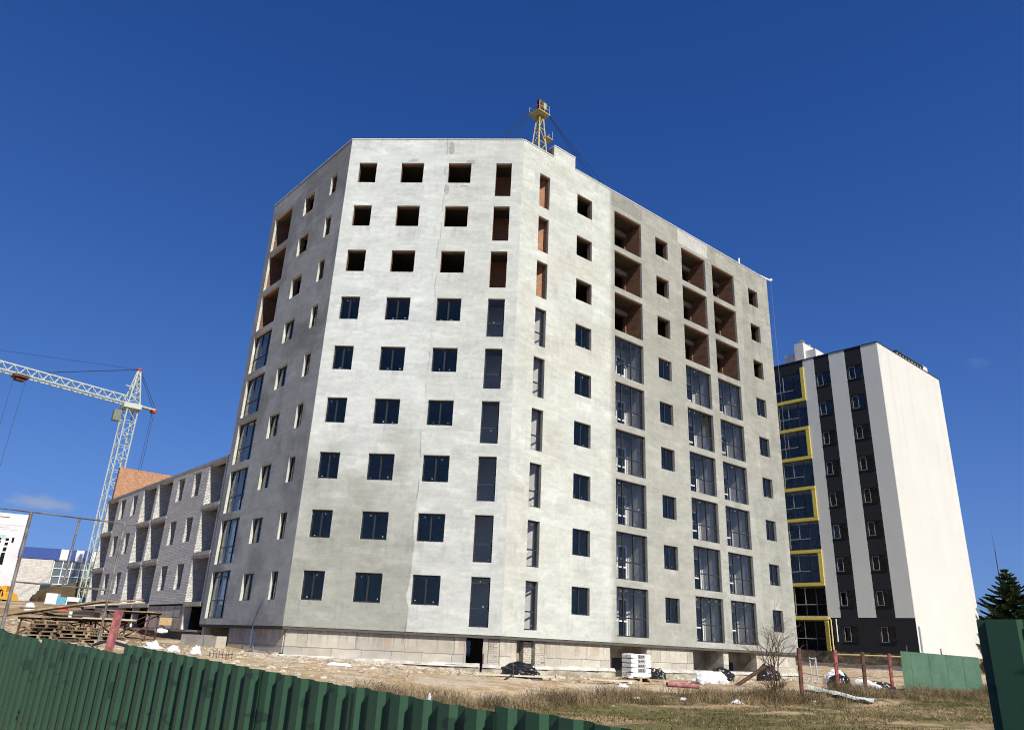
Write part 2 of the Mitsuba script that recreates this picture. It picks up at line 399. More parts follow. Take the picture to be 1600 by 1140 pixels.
def ground_color(p, n, uv):
    d = p.y - berm_y(p.x)                                    # behind the grass bank: bare sand; on it and before it: winter grass
    f1 = fbm(p.x * .35, p.y * .35, 0, 4); f2 = fbm(p.x * 1.7, p.y * 1.7, 3, 4); f3 = fbm(p.x * 9, p.y * 9, 5, 3)
    sand = mix((.37, .275, .17), (.48, .38, .26), smoothstep(.35, .65, f2))
    sand = mix(sand, (.52, .47, .40), smoothstep(.55, .68, fbm(p.x * .8 + 5, p.y * .8, 1, 4)) * .6)
    mud = mix((.21, .155, .105), (.33, .25, .16), f2)
    sand = mix(sand, mud, smoothstep(-11, -17, p.x + (f1 - .5) * 8) * smoothstep(.42, .62, f1 + .1))
    dry = mix((.23, .175, .11), (.40, .31, .19), smoothstep(.3, .7, f2))
    streak = fbm(p.x * .22 + p.y * .1, p.y * .85 - p.x * .45, 2, 4)
    green = smoothstep(.46, .56, streak + (f2 - .5) * .25)
    dry = mix(dry, (.10, .105, .04), green * .75)
    dry = mix(dry, (.45, .33, .20), smoothstep(.60, .70, fbm(p.x * .3 + 20, p.y * .5, 7, 3)) * .7)
    bank = smoothstep(-2.4, -1.6, d + (f2 - .5)) * smoothstep(.3, -.3, d)
    dry = mix(dry, mix((.12, .095, .06), (.22, .165, .10), f3), bank * .75)
    c = mix(dry, sand, smoothstep(.2, 1.2, d + (f2 - .5) * 1.4))
    far = smoothstep(70, 160, dr.sqrt(p.x * p.x + p.y * p.y))
    c = mix(c, mix((.16, .14, .08), (.24, .19, .12), f1), far)
    return c * (.72 + .56 * f3)


bsdf('m_ground', bump(diffuse(proc(ground_color)), lambda p, n, uv: .05 * fbm(p.x * 4, p.y * 4, 1, 4) + .015 * fbm(p.x * 25, p.y * 25, 2, 2), 1.0, .02))
bsdf('m_path', diffuse(mottled((.27, .265, .26), .3, .7)))

# ---------------------------------------------------------------- terrain: one sheet to the horizon
CTRL = np.array([(0, 0, -1.7), (-5, 0, -1.6), (8, 0, -1.75), (0, 10, -1.8), (-6, 9, -1.7), (3, 15, -1.78), (-8, 18, -1.3), (2, 20, -1.75), (5.5, 21.6, -1.75), (9.6, 23.5, -1.75), (14.6, 25.8, -1.75), (25, 32, -1.75),
                 (-1.4, 24, -1.7), (.5, 26.6, -1.7), (5.57, 31.4, -1.7), (11.2, 33.5, -1.66), (14.4, 34.6, -1.62), (20.3, 40.8, -1.6), (27.6, 45.7, -1.55), (40, 52, -1.5),
                 (-2.4, 25.4, -1.35), (.54, 28.6, -1.33), (5.6, 33.3, -1.28), (11.3, 35.9, -1.22), (14.9, 36.6, -1.1), (21.3, 43, -1.14), (29, 48.0, -1.12), (42, 54.5, -1.1),
                 (-10.3, 37.4, -.78), (-4, 36.6, -1.02), (0, 36.4, -1.2), (3, 33.5, -1.3), (6.5, 41, -1.28), (12, 45.8, -1.25), (20, 51.8, -1.2), (17, 41.5, -1.0), (24, 52, -.9), (30, 62, -.45), (36, 62, -.4), (27, 57, -.6), (60, 70, -.8),
                 (-14, 30, -.62), (-10, 25, -.9), (-17, 35, -.66), (-21, 36, -.35), (-22, 46, -.2), (-28, 57, .05), (-23, 52, -.35), (-18, 45.5, -.45), (-13, 40, -.72), (-7, 33, -1.0), (-28, 45, .3), (-35, 60, 1.35), (-38.5, 62, 1.0), (-40, 70, 2.0), (-35, 70, 1.6),
                 (-50, 80, 2.2), (-60, 104, 3.0), (-46, 89, 2.5), (-80, 110, 3.2), (-60, 60, 1.6), (-30, 10, -1.2), (-60, 0, -1), (20, 10, -1.8), (60, 20, -2), (0, 80, 0), (30, 90, 0), (60, 110, .5), (-20, 120, 2.5), (0, -60, -2), (-100, 180, 4), (100, 200, 1), (0, 260, 2), (250, 120, -1), (-250, 80, 0), (250, -200, -2), (-250, -200, -2), (-300, 300, 4), (300, 350, 1)], float)
RBF = RBFInterpolator(CTRL[:, :2] / 10, CTRL[:, 2], kernel='linear', smoothing=.01, neighbors=24)


def ground_z(x, y):
    """Height of the ground sheet (without its fine grain) at points."""
    q = np.stack(np.broadcast_arrays(np.asarray(x, float), np.asarray(y, float)), -1)
    s = q.shape[:-1]; q = q.reshape(-1, 2)
    r = np.hypot(q[:, 0], q[:, 1]); k = np.minimum(1, 280 / np.maximum(r, 1))
    z = RBF(q * k[:, None] / 10)
    z = z + (meshkit.fbm(np.stack([q[:, 0] * .45, q[:, 1] * .45, q[:, 0] * 0], -1), 4, 3) - .5) * .28 * np.exp(-r / 90)
    return z.reshape(s)


def axis(lo, hi, step, far, grow=1.22):
    a = list(np.arange(lo, hi + step / 2, step))
    while a[-1] < far: a.append(a[-1] + (a[-1] - a[-2]) * grow)
    while a[0] > -far: a.insert(0, a[0] - (a[1] - a[0]) * grow)
    return np.array(a)


gx, gy = axis(-34, 34, .33, 3000), axis(-2, 66, .33, 3000)
X, Y = np.meshgrid(gx, gy)
GZ = ground_z(X, Y) + (meshkit.fbm(np.stack([X * 1.9, Y * 1.9, X * 0], -1), 4, 8) - .5) * .10 * (np.hypot(X, Y) < 90)
nx, ny = len(gx), len(gy)
ii, jj = np.meshgrid(np.arange(nx - 1), np.arange(ny - 1)); k0 = (jj * nx + ii).ravel()
gf = np.vstack([np.stack([k0, k0 + 1, k0 + nx + 1], 1), np.stack([k0, k0 + nx + 1, k0 + nx], 1)])
struct('ground', trimesh.Trimesh(np.stack([X, Y, GZ], -1).reshape(-1, 3), gf, process=False), 'm_ground', 'sandy building-site ground with a bank of dry winter grass in front', smooth=True)


def gz(x, y): return float(ground_z(x, y))


# ---------------------------------------------------------------- main building
B = thing('apartment_building', 'unfinished nine-storey block of bare grey plaster, upper window openings still empty', 'building')
HZ = {'s': (1.2423, 2.6396), 't': (.3429, 2.6523), 'k': (.3296, 2.9278)}
COLS = {'F': [('s', .65, 1.738), ('s', 3.241, 4.613), ('s', 6.115, 7.491), ('t', 8.988, 9.934)],
        'R': [('t', 1.372, 2.195), ('s', 4.55, 5.885), ('k', 7.969, 10.62), ('s', 12.111, 13.427), ('k', 14.957, 17.73), ('k', 18.557, 21.323), ('s', 23.213, 24.466)],
        'L': [('k', .66, 3.305), ('s', 5.116, 6.463), ('s', 8.59, 9.354)]}
FACES = {'F': FF, 'R': FR, 'L': FL}
FLEN = {'L': LEN[0], 'F': LEN[1], 'R': LEN[2]}
PL, BR = .16, .42                                            # plaster depth, whole wall depth


def wall_poly(face, s0, s1):
    z1 = ZT
    if face == 'R':
        outer = [(s0, ZB), (s1, ZB), (s1, z1), (4.32, z1), (4.32, z1 + .86), (2.47, z1 + .86), (2.47, z1), (s0, z1)]
    else:
        outer = [(s0, ZB), (s1, ZB), (s1, z1), (s0, z1)]
    holes = []
    for kind, a, b in COLS[face]:
        for row in range(9):
            h0, h1 = (ZB + row * STOREY + q for q in HZ[kind]); holes.append([(a, h0), (b, h0), (b, h1), (a, h1)])
    return Polygon(outer, holes)


for f in 'LFR':
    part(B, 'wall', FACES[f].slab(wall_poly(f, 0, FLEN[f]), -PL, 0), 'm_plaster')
    cut = .46
    wp = wall_poly(f, cut if f != 'L' else 0.05, FLEN[f] - (cut if f != 'R' else .05))
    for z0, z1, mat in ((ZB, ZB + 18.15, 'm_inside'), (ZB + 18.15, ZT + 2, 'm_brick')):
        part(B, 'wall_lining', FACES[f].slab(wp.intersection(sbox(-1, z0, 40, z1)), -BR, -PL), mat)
BACK = [np.array(C3) - FR.n[:2] * 13, np.array(C0) - FL.n[:2] * 12]
OUT = Polygon([C0, C1, C2, C3, *BACK])
BK = [C3, *BACK, C0]
mb = MB()
for a, b in zip(BK[:-1], BK[1:]):
    fc = Face(a, np.subtract(b, a)); L = float(np.hypot(*np.subtract(b, a)))
    holes = []
    for row in range(9):
        s = 2.0
        while s + 1.4 < L - 1.5:
            h0 = ZB + row * 3 + 1.24; holes.append([(s, h0), (s + 1.35, h0), (s + 1.35, h0 + 1.4), (s, h0 + 1.4)]); s += 3.6
    mb.mesh(fc.slab(Polygon([(.06, ZB), (L - .06, ZB), (L - .06, ZT), (.06, ZT)], holes), -.4, 0))
part(B, 'back_wall', mb, 'm_plaster')


def plate(poly, z0, z1):
    m = trimesh.creation.extrude_polygon(poly, z1 - z0, engine='earcut'); m.vertices[:, 2] += z0; return m


inner = OUT.buffer(-.425, join_style=2)
for row in range(10):
    z1 = ZB + row * STOREY + .30; z0 = ZB + row * STOREY - .03
    poly = OUT.buffer(-.03, join_style=2) if row == 0 else inner
    if row == 0: z0, z1 = ZB - .14, ZB - .005
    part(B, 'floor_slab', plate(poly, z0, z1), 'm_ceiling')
part(B, 'roof', plate(inner, ZT - .45, ZT - .25), 'm_concrete')
# coping along the parapet
cap = MB()
for f in 'LFR':
    F, L = FACES[f], FLEN[f]
    for a, b, zz in ([(0, L, ZT)] if f != 'R' else [(0, 2.45, ZT), (4.345, L, ZT), (2.45, 4.345, ZT + .86)]):
        F.box(cap, a + (.02 if f != 'L' else 0), b - (.02 if f != 'R' else 0), -.5, .035, zz + .003, zz + .06)
part(B, 'parapet_coping', cap, 'm_cap')
sh = MB(); FR.box(sh, 2.48, 4.31, -5.2, -.43, ZT - .3, ZT + .84)
part(B, 'stair_head', sh, 'm_brick')

# loggias and rooms behind the openings
core_b, core_p = MB(), MB()


def inner_box(F, s0, s1, d0, d1, r0, r1, mbk):
    for row in range(r0, r1):
        F.box(mbk, s0, s1, d0, d1, ZB + row * STOREY + .301, ZB + (row + 1) * STOREY - .031)


for (r0, r1, mbk) in ((0, 6, core_p), (6, 9, core_b)):
    inner_box(FF, 1.0, 8.0, -5.3, -5.0, r0, r1, mbk); inner_box(FR, 3.0, 25.3, -6.6, -6.3, r0, r1, mbk); inner_box(FL, .5, 9.0, -5.3, -5.0, r0, r1, mbk)
    for s in (2.5, 5.3): inner_box(FF, s - .06, s + .06, -4.99, -.43, r0, r1, mbk)
    for s in (3.4, 6.9, 11.3, 14.2, 22.2): inner_box(FR, s - .06, s + .06, -6.29, -.43, r0, r1, mbk)
    for s in (4.3, 7.6): inner_box(FL, s - .06, s + .06, -4.99, -.43, r0, r1, mbk)
    cl = MB(); inner_box(FF, 8.02, 8.26, -2.1, -.43, r0, r1, cl); inner_box(FF, 8.27, 12.5, -2.1, -1.85, r0, r1, cl)      # corner loggia
    for k_, q in enumerate(trimesh.Trimesh(np.vstack(cl.v), np.vstack(cl.f), process=False).split(only_watertight=False)): part(B, 'corner_wall', q, 'm_limewash' if r0 == 0 else 'm_brick_pale')
part(B, 'inner_wall', core_p, 'm_inside'); part(B, 'inner_wall', core_b, 'm_brick_shaded')
for f, kind, a, b in [(f, *c) for f in 'RL' for c in COLS[f] if c[0] == 'k']:
    F = FACES[f]
    for r0, r1, mat in [(r, r + 1, 'm_brick' if r > 5 else 'm_render') for r in range(9)]:
        lw = MB()
        for row in range(r0, r1):
            z0, z1 = ZB + row * 3 + .301, ZB + row * 3 + 2.969
            for q0, q1 in ((a - .25, a), (b, b + .25)):
                sw = MB(); F.box(sw, q0, q1, -1.42, -.425, z0, z1); part(B, 'loggia_side', sw, mat)
            da, db, wa, wb_ = (b - .98, b - .12, b - 2.0, b - .98) if f == 'R' else (b - 1.2, b - .3, b - 1.2, b - 1.2)
            hole = [(da, z0 - .01), (db, z0 - .01), (db, z0 + 2.15), (wa, z0 + 2.15), (wa, z0 + .9), (da, z0 + .9)] if f == 'R' else [(da, z0 - .01), (db, z0 - .01), (db, z0 + 2.15), (da, z0 + 2.15)]
            lw.mesh(F.slab(Polygon([(a - .25, z0), (b + .25, z0), (b + .25, z1), (a - .25, z1)]).difference(Polygon(hole)), -1.67, -1.42))
        part(B, 'loggia_wall', lw, mat)
        if f == 'R' and r0 >= 6:
            lt = MB()
            for row in range(r0, r1):
                z0 = ZB + row * 3 + .301
                F.box(lt, b - 2.1, b - .02, -1.44, -1.30, z0 + 2.15, z0 + 2.4)
            part(B, 'lintel', lt, 'm_concrete')
        if f == 'R' and r0 < 6:
            for row in (r0,):
                z0 = ZB + row * 3 + .303
                fr = MB()
                for s in (b - .975, b - .215): F.box(fr, s, s + .09, -1.55, -1.47, z0, z0 + 2.14)
                F.box(fr, b - 1.995, b - 1.91, -1.55, -1.47, z0 + .9, z0 + 2.14)
                for zz in (z0, z0 + .86, z0 + 2.06): F.box(fr, b - .975, b - .125, -1.548, -1.472, zz, zz + .085)
                F.box(fr, b - 1.995, b - .98, -1.546, -1.474, z0 + .9, z0 + .98)
                dk = part(B, 'balcony_door', fr, 'm_pvc')
                part(dk, 'pane', F.rect(b - .89, b - .21, z0 + .94, z0 + 2.07, -1.51), 'm_glass')


# glazing
def glazing(parent, name, F, s0, s1, z0, z1, vs, hs, d=-PL, w=.06, mat='m_frame', dep=.07, stickers=True, border=True, handle=None, open_pane=None):
    fr = MB(); g = .004
    if border:
        F.box(fr, s0 + g, s1 - g, d - dep, d, z0 + g, z0 + w); F.box(fr, s0 + g, s1 - g, d - dep, d, z1 - w, z1 - g)
        F.box(fr, s0 + g, s0 + w, d - dep + .002, d - .002, z0 + w, z1 - w); F.box(fr, s1 - w, s1 - g, d - dep + .002, d - .002, z0 + w, z1 - w)
    xs = [s0 + w] + list(vs) + [s1 - w]; zs = [z0 + w] + list(hs) + [z1 - w]
    for v in vs: F.box(fr, v - w * .55, v + w * .55, d - dep + .001, d + .006, z0 + w, z1 - w)
    for h in hs:
        for a, b in zip(xs[:-1], xs[1:]): F.box(fr, a + (w * .55 if a in vs else 0), b - (w * .55 if b in vs else 0), d - dep + .003, d - .001, h - w * .55, h + w * .55)
    key = part(parent, name, fr, mat)
    for i, (a, b) in enumerate(zip(xs[:-1], xs[1:])):
        for j, (c, e) in enumerate(zip(zs[:-1], zs[1:])):
            if open_pane == (i, j): continue
            r = F.rect(a, b, c, e, d - .035)
            t = RNG.normal(0, .0045, 2)                                    # panes never sit quite true
            r[0][:] += np.outer([-1, -1, 1, 1], F.n * t[0] * (e - c) / 2) + np.outer([-1, 1, 1, -1], F.n * t[1] * (b - a) / 2)
            part(key, 'pane', r, 'm_glass')
            if stickers and RNG.random() < .8:
                sx, sz = RNG.uniform(a + .1, b - .1), c + RNG.uniform(.06, .16) if RNG.random() < .75 else e - .12
                st = MB(); F.box(st, sx - .022, sx + .022, d - .032, d - .027, sz - .022, sz + .022); part(key, 'sticker', st, 'm_sticker')
    return key


for f in 'LFR':
    F = FACES[f]
    for kind, a, b in COLS[f]:
        for row in range(6):
            z0, z1 = (ZB + row * STOREY + q for q in HZ[kind])
            if kind == 's':
                glazing(B, 'window', F, a, b, z0, z1, [(a + b) / 2 - .02], [])
            elif kind == 't':
                glazing(B, 'tall_window', F, a, b, z0, z1, [], [z0 + .86] + ([z1 - .28] if row == 0 else []))
            else:
                w_ = b - a; vs = [a + w_ * .27, a + w_ * .61] if f == 'R' else [a + w_ * .36, a + w_ * .72]
                gl = glazing(B, 'balcony_glazing', F, a, b, z0, z1, vs, [z0 + .98] + ([z1 - .32] if row == 0 else []), open_pane=(2, 1) if (f == 'R' and abs(a - 14.957) < .01 and row == 4) else None)
# curtains and stored goods just inside two glazed loggias of the shaded side
for row, s0, s1, z0, z1, mat in ((1, 1.0, 1.6, 1.1, 2.85, 'm_white_film'), (1, 1.75, 2.35, 1.15, 2.8, 'm_redpart'), (1, .95, 2.2, .36, 1.0, 'm_white_film'), (0, 1.0, 1.75, 1.1, 2.5, 'm_white_film'), (0, 2.0, 2.5, 1.2, 2.6, 'm_white_film'), (2, 1.2, 2.3, .36, 1.2, 'm_white_film')):
    m = MB(); FL.box(m, s0, s1, -.62, -.60, ZB + row * 3 + z0, ZB + row * 3 + z1); part(B, 'cloth_sheet', m, mat)

# plinth: concrete blocks, brick infill, footing ledge
blk = [0]


def blocks(F, s0, s1, z0, z1, length, d=-.20, off=0.0, depth=.4):
    s = s0
    first = True
    while s < s1 - .05:
        e = min(s1, s + (off if first and off else length)); first = False
        if s1 - e < .25: e = s1
        m = MB(); j = RNG.uniform(-.008, .008, 4)
        F.box(m, s + .008, e - .008, d - depth, d + j[0], z0 + .006, z1 - .006)
        part(B, 'plinth_block', m, f'm_block_{blk[0] % 3}'); blk[0] += 1; s = e


def course_pair(F, s0, s1, o1=0, o2=0):
    blocks(F, s0, s1, -.38, .375, 2.38, off=o1); blocks(F, s0, s1, -.78, -.385, 1.45, off=o2)


course_pair(FF, .12, 8.85, 1.1, .9)
course_pair(FR, .08, 1.12, 0, 0); course_pair(FR, 2.95, 7.67, .55, 1.1); course_pair(FR, 10.62, 14.76, 1.2, .6); course_pair(FR, 17.73, 18.26); course_pair(FR, 21.28, 25.9, 1.4, .7)
course_pair(FL, 4.0, 10.5, 1.3, .5); course_pair(FL, .05, .45)
# brick infill, brick by brick
bricks_done = [0]


def bricks(F, s0, s1, z0, z1, d, mat='m_block_1'):
    row, z = 0, z0
    while z + .09 <= z1 + .001:
        s = s0 - (.13 if row % 2 else 0)
        while s < s1 - .02:
            a, e = max(s, s0), min(s + .26, s1)
            if e - a > .05 and RNG.random() > .015:
                m = MB(); j = RNG.uniform(-.012, .012); F.box(m, a + .008, e - .008, d - .12, d + j, z + .007, z + .091)
                part(B, 'plinth_brick', m, f'm_block_{int(RNG.integers(0, 2))}'); bricks_done[0] += 1
            s += .26
        z += .098; row += 1
    m = MB(); F.box(m, s0, s1, d - .3, d - .02, z0 - .01, z1); part(B, 'brick_mortar', m, 'm_footing')


bricks(FF, 9.98, 10.5, -.76, .36, -.19); bricks(FR, 1.75, 2.28, -.76, .32, -.42); bricks(FR, 2.3, 2.94, -.76, .36, -.19)
for F, q in ((FF, (9.72, 9.965, -.6, -.19, -.8, .37)), (FF, (8.852, 8.9, -.6, -.21, -.8, .37)), (FR, (.25, .26, -.62, -.3, -.78, .37))):
    m = MB(); F.box(m, *q); part(B, 'plinth_pier', m, 'm_block_2')
# recesses of the basement: back and side walls
for F, a, b, dd in ((FR, 7.67, 10.62, -1.6), (FR, 14.76, 17.73, -1.6), (FR, 18.26, 21.28, -1.6), (FR, 1.12, 2.3, -.75), (FL, .46, 3.98, -1.6)):
    for q in ((a - .3, b + .3, dd - .3, dd, -1.6, .378), (a - .3, a - .002, dd, -.62, -1.6, .376), (b + .002, b + .3, dd, -.62, -1.6, .376)):
        m = MB(); F.box(m, *q); part(B, 'basement_wall', m, 'm_footing')
m = MB(); FF.box(m, 8.9, 9.72, -2.6, -2.4, -1.4, .37); part(B, 'basement_wall', m, 'm_bitumen')
for a in (9.3, 19.9):
    m = MB(); FR.box(m, a, a + .8, -1.61, -1.585, -1.3, -.25); part(B, 'basement_door', m, 'm_bitumen')


def ledge(F, s0, s1, z0, z1, d0, d1, seed, amp=.07, step=.14):
    """A ragged cast footing seen edge-on: front and top, with a crumbling rim."""
    ns = max(2, int((s1 - s0) / step)); prof = [(d1 + .10, z0), (d1 + .03, z0 + (z1 - z0) * .35), (d1, z0 + (z1 - z0) * .7), (d1 - .03, z1), ((d0 + d1) / 2, z1 + .02), (d0, z1 + .02)]
    v = []
    for i in range(ns + 1):
        s = s0 + (s1 - s0) * i / ns
        for k, (d, z) in enumerate(prof):
            q = np.array([s * 1.3, k * .8, seed]); a = meshkit.fbm(q * 1.7, 4, seed) - .5; b = meshkit.fbm(q * 1.1 + 9, 4, seed) - .5
            v.append(F.P(s, d + (a * amp * 2 if k < 5 else 0), z + (b * amp * 3.2 if k in (3, 4) else b * amp if k in (1, 2) else 0)))
    n = len(prof); f = []
    for i in range(ns):
        for k in range(n - 1):
            a = i * n + k; f += [[a, a + n, a + n + 1], [a, a + n + 1, a + 1]]
    return trimesh.Trimesh(v, f, process=False)


for F, a, b, sd in ((FF, -.1, 9.65, 1), (FF, 9.75, 10.75, 2), (FR, .05, 7.75, 3), (FR, 10.5, 14.9, 4), (FR, 14.9, 17.5, 5), (FR, 17.5, 26.1, 6)):
    part(B, 'footing_ledge', ledge(F, a, b, -1.5, -.86, -.3, .12, sd, step=.1), 'm_footing', smooth=35)
    part(B, 'mortar_spill', ledge(F, a + .02, b - .02, -.90, -.755, -.25, .06, sd + 20, .035, .07), 'm_spill', smooth=35)
part(B, 'footing_ledge', ledge(FL, 3.9, 10.6, -1.4, -.7, -.3, .08, 7), 'm_footing', smooth=35)
# rebar stubs under the overhang
for s in (.35, 1.15, 2.1, 2.97, 3.3, 4.15, 5.1, 6.0, 7.0):
    m = MB(); m.tube(FF.P(s, -.22, .33), FF.P(s + .015, .10, .375), .012, sides=5); part(B, 'rebar_stub', m, 'm_galv')
m = MB(); FF.box(m, 9.735, 9.79, -.15, -.09, -1.2, -.3); part(B, 'formwork_board', m, 'm_rust')

# ---------------------------------------------------------------- three-storey block on the left
K = thing('brick_building', 'unfinished three-storey grey brick block with empty windows and raw orange end wall', 'building')
LRL, LZB, LZT = 26.8, 1.70, 10.68
LCOL = [('l', .3, 3.45), ('s', 4.41, 5.72), ('s', 7.64, 8.86), ('l', 10.25, 13.30), ('l', 13.76, 16.89), ('s', 18.14, 19.38), ('s', 21.24, 22.45), ('l', 23.8, 26.55)]
LH = {'s': (2.59, 4.19), 'l': (1.80, 4.43)}
holes = []
for kind, a, b in LCOL:
    for r in range(3): holes.append([(a, LH[kind][0] + 3 * r), (b, LH[kind][0] + 3 * r), (b, LH[kind][1] + 3 * r), (a, LH[kind][1] + 3 * r)])
part(K, 'wall', WL.slab(Polygon([(0, LZB), (LRL, LZB), (LRL, LZT - .2), (0, LZT - .2)], holes), -.38, 0), 'm_silicate')
m = MB(); WL.box(m, 0, LRL, -.5, .02, LZT - .197, LZT); part(K, 'roof_edge', m, 'm_concrete')
LP = [WL.P(0, -.385, 0)[:2], WL.P(LRL - .1, -.385, 0)[:2], WL.P(LRL - .1, -6, 0)[:2], WL.P(0, -14, 0)[:2]]
for r in range(4): part(K, 'floor_slab', plate(Polygon(LP), LZB + 3 * r - .16, LZB + 3 * r + .02 if r else LZB + .08), 'm_ceiling')
for kind, a, b in LCOL:
    if kind == 'l':
        for r in range(3):
            m = MB(); WL.box(m, a - .06, b + .06, -.37, .035, LH['l'][0] + 3 * r - .26, LH['l'][0] + 3 * r - .02); part(K, 'balcony_slab', m, 'm_block_2')
for kind, a, b in LCOL:
    if kind == 'l':
        for r in range(3):
            z0, z1 = LZB + 3 * r + .09, LZB + 3 * r + 2.83
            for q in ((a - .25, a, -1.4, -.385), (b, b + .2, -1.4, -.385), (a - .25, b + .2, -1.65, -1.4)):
                m = MB(); WL.box(m, *q, z0, z1); part(K, 'loggia_wall', m, 'm_silicate' if q[0] != a - .25 or q[1] == a else 'm_silicate_shaded')
m = MB(); WL.box(m, 0, LRL, -5.4, -5.1, LZB, LZT - .3); WL.box(m, -.02, .28, -14, -.39, -1, LZT - .2); part(K, 'inner_wall', m, 'm_silicate_shaded')
# end wall of orange brick, standing above the roof, with a column of toothing slots
EW = Face(WL.P(.15, -.3, 0)[:2], -WL.n[:2])
slots = [[(4.3 + (.0 if i % 2 else .12), z), (5.1 + (.0 if i % 2 else .12), z), (5.1 + (.0 if i % 2 else .12), z + .10), (4.3 + (.0 if i % 2 else .12), z + .10)] for i, z in enumerate(np.arange(10.9, 13.2, .215))]
EZ = 13.75
part(K, 'end_wall', EW.slab(Polygon([(0, LZT - .5), (14.5, LZT - .5), (14.5, EZ), (0, EZ)], slots + [[(9.2, 12.4), (9.75, 12.4), (9.75, 12.85), (9.2, 12.85)]]), -.14, 0), 'm_brick_pale')
m = MB(); EW.box(m, 0.01, 14.5, -.5, -.145, LZT - .5, EZ - .01); part(K, 'end_wall', m, 'm_brick')
m = MB(); EW.box(m, 6.8, 14.5, -.2, .12, EZ + .003, EZ + .09); part(K, 'flashing', m, 'm_rust')
# its basement
blk2 = [0]
for s0, s1 in ((3.6, 10.1), (17.0, 23.7)):
    for z0, z1 in ((.92, 1.60), (.22, .905)):
        s = s0
        while s < s1 - .1:
            e = min(s1, s + 2.35); m = MB(); WL.box(m, s + .01, e - .01, -.5, -.08 + RNG.uniform(-.01, .01), z0 + .01, z1)
            part(K, 'basement_block', m, f'm_block_{blk2[0] % 3}'); blk2[0] += 1; s = e
for s in (.2, 3.5, 10.2, 13.5, 16.9, 23.75):
    m = MB(); WL.box(m, s - .09, s + .09, -.5, -.06, .2, 1.62); part(K, 'basement_pier', m, 'm_spill')
m = MB(); WL.box(m, 0, LRL, -.6, .02, .08, .2); part(K, 'basement_beam', m, 'm_concrete')
m = MB(); WL.box(m, 0, LRL, -.55, -.12, -1.2, .075); WL.box(m, 0, LRL, -2.2, -2.0, -1, 1.6); part(K, 'foundation_wall', m, 'm_bitumen')
for s, z in ((25.1, 10.75), (25.6, 10.72), (21.4, 10.7), (19.7, 10.7)):
    put(thing('brick_heap', f'{"dark brick heap at the roof end beside the grey block" if s > 25.3 else "reddish brick heap just left of the dark roof heap" if s > 25 else "pale brick heap on the roof above the right windows" if s > 21 else "smallest pale brick heap on the roof above the middle loggias"}', 'brick heap'), lump(WL.P(s, -.9, z - .05), (.9, .7, .55 if s > 25 else .3), int(s * 10), .3, .05, 3), 'm_rust' if s > 25 else 'm_stone', smooth=False)

# ---------------------------------------------------------------- white block on the right
Wk = thing('apartment_block', 'finished nine-storey block with white end wall, dark stripes and yellow balcony frames', 'building')
WZ0, WZ1, S0 = 1.0, 28.95, 14.0
ST = [(S0 - 1.56, S0, 'm_wgrey'), (S0 - 3.17, S0 - 1.56, 'm_wdark'), (S0 - 4.75, S0 - 3.17, 'm_wgrey'), (S0 - 6.3, S0 - 4.75, 'm_wdark'), (S0 - 7.47, S0 - 6.3, 'm_wgrey')]
WCOL = {1: (S0 - 3.026, S0 - 1.689), 3: (S0 - 6.233, S0 - 4.887)}
for i, (a, b, mat) in enumerate(ST):
    hl = []
    if i in WCOL:
        for r in range(1, 9): hl.append([(WCOL[i][0], 1.80 + 3 * r), (WCOL[i][1], 1.80 + 3 * r), (WCOL[i][1], 3.17 + 3 * r), (WCOL[i][0], 3.17 + 3 * r)])
    part(Wk, 'wall_stripe', WBF.slab(Polygon([(a, 3.855), (b, 3.855), (b, WZ1), (a, WZ1)], hl), -.4, 0 if mat == 'm_wdark' else .012), mat)
hl = [[(a, 1.80), (b, 1.80), (b, 3.17), (a, 3.17)] for a, b in WCOL.values()]
part(Wk, 'base_wall', WBF.slab(Polygon([(S0 - 7.47, WZ0), (S0, WZ0), (S0, 3.85), (S0 - 7.47, 3.85)], hl), -.4, .004), 'm_wdark')
for r in range(9):
    for a, b in WCOL.values():
        z0, z1 = 1.80 + 3 * r, 3.17 + 3 * r
        k = glazing(Wk, 'window', WBF, a, b, z0, z1, [a + (b - a) * .48], [], d=-.12, mat='m_frame', stickers=False)
        m = MB()                                                          # pale sash of the opening half
        c = a + (b - a) * .48
        for q0, q1, y0, y1 in ((a + .07, a + .11, z0 + .07, z1 - .07), (c - .045, c - .01, z0 + .07, z1 - .07), (a + .11, c - .045, z0 + .07, z0 + .105), (a + .11, c - .045, z1 - .10, z1 - .07)): WBF.box(m, q0, q1, -.13, -.10, y0, y1)
        part(k, 'sash', m, 'm_sash')
        m = MB(); WBF.box(m, a - .03, b + .03, -.1, .05, z0 - .05, z0 - .006); part(k, 'sill', m, 'm_wdark')
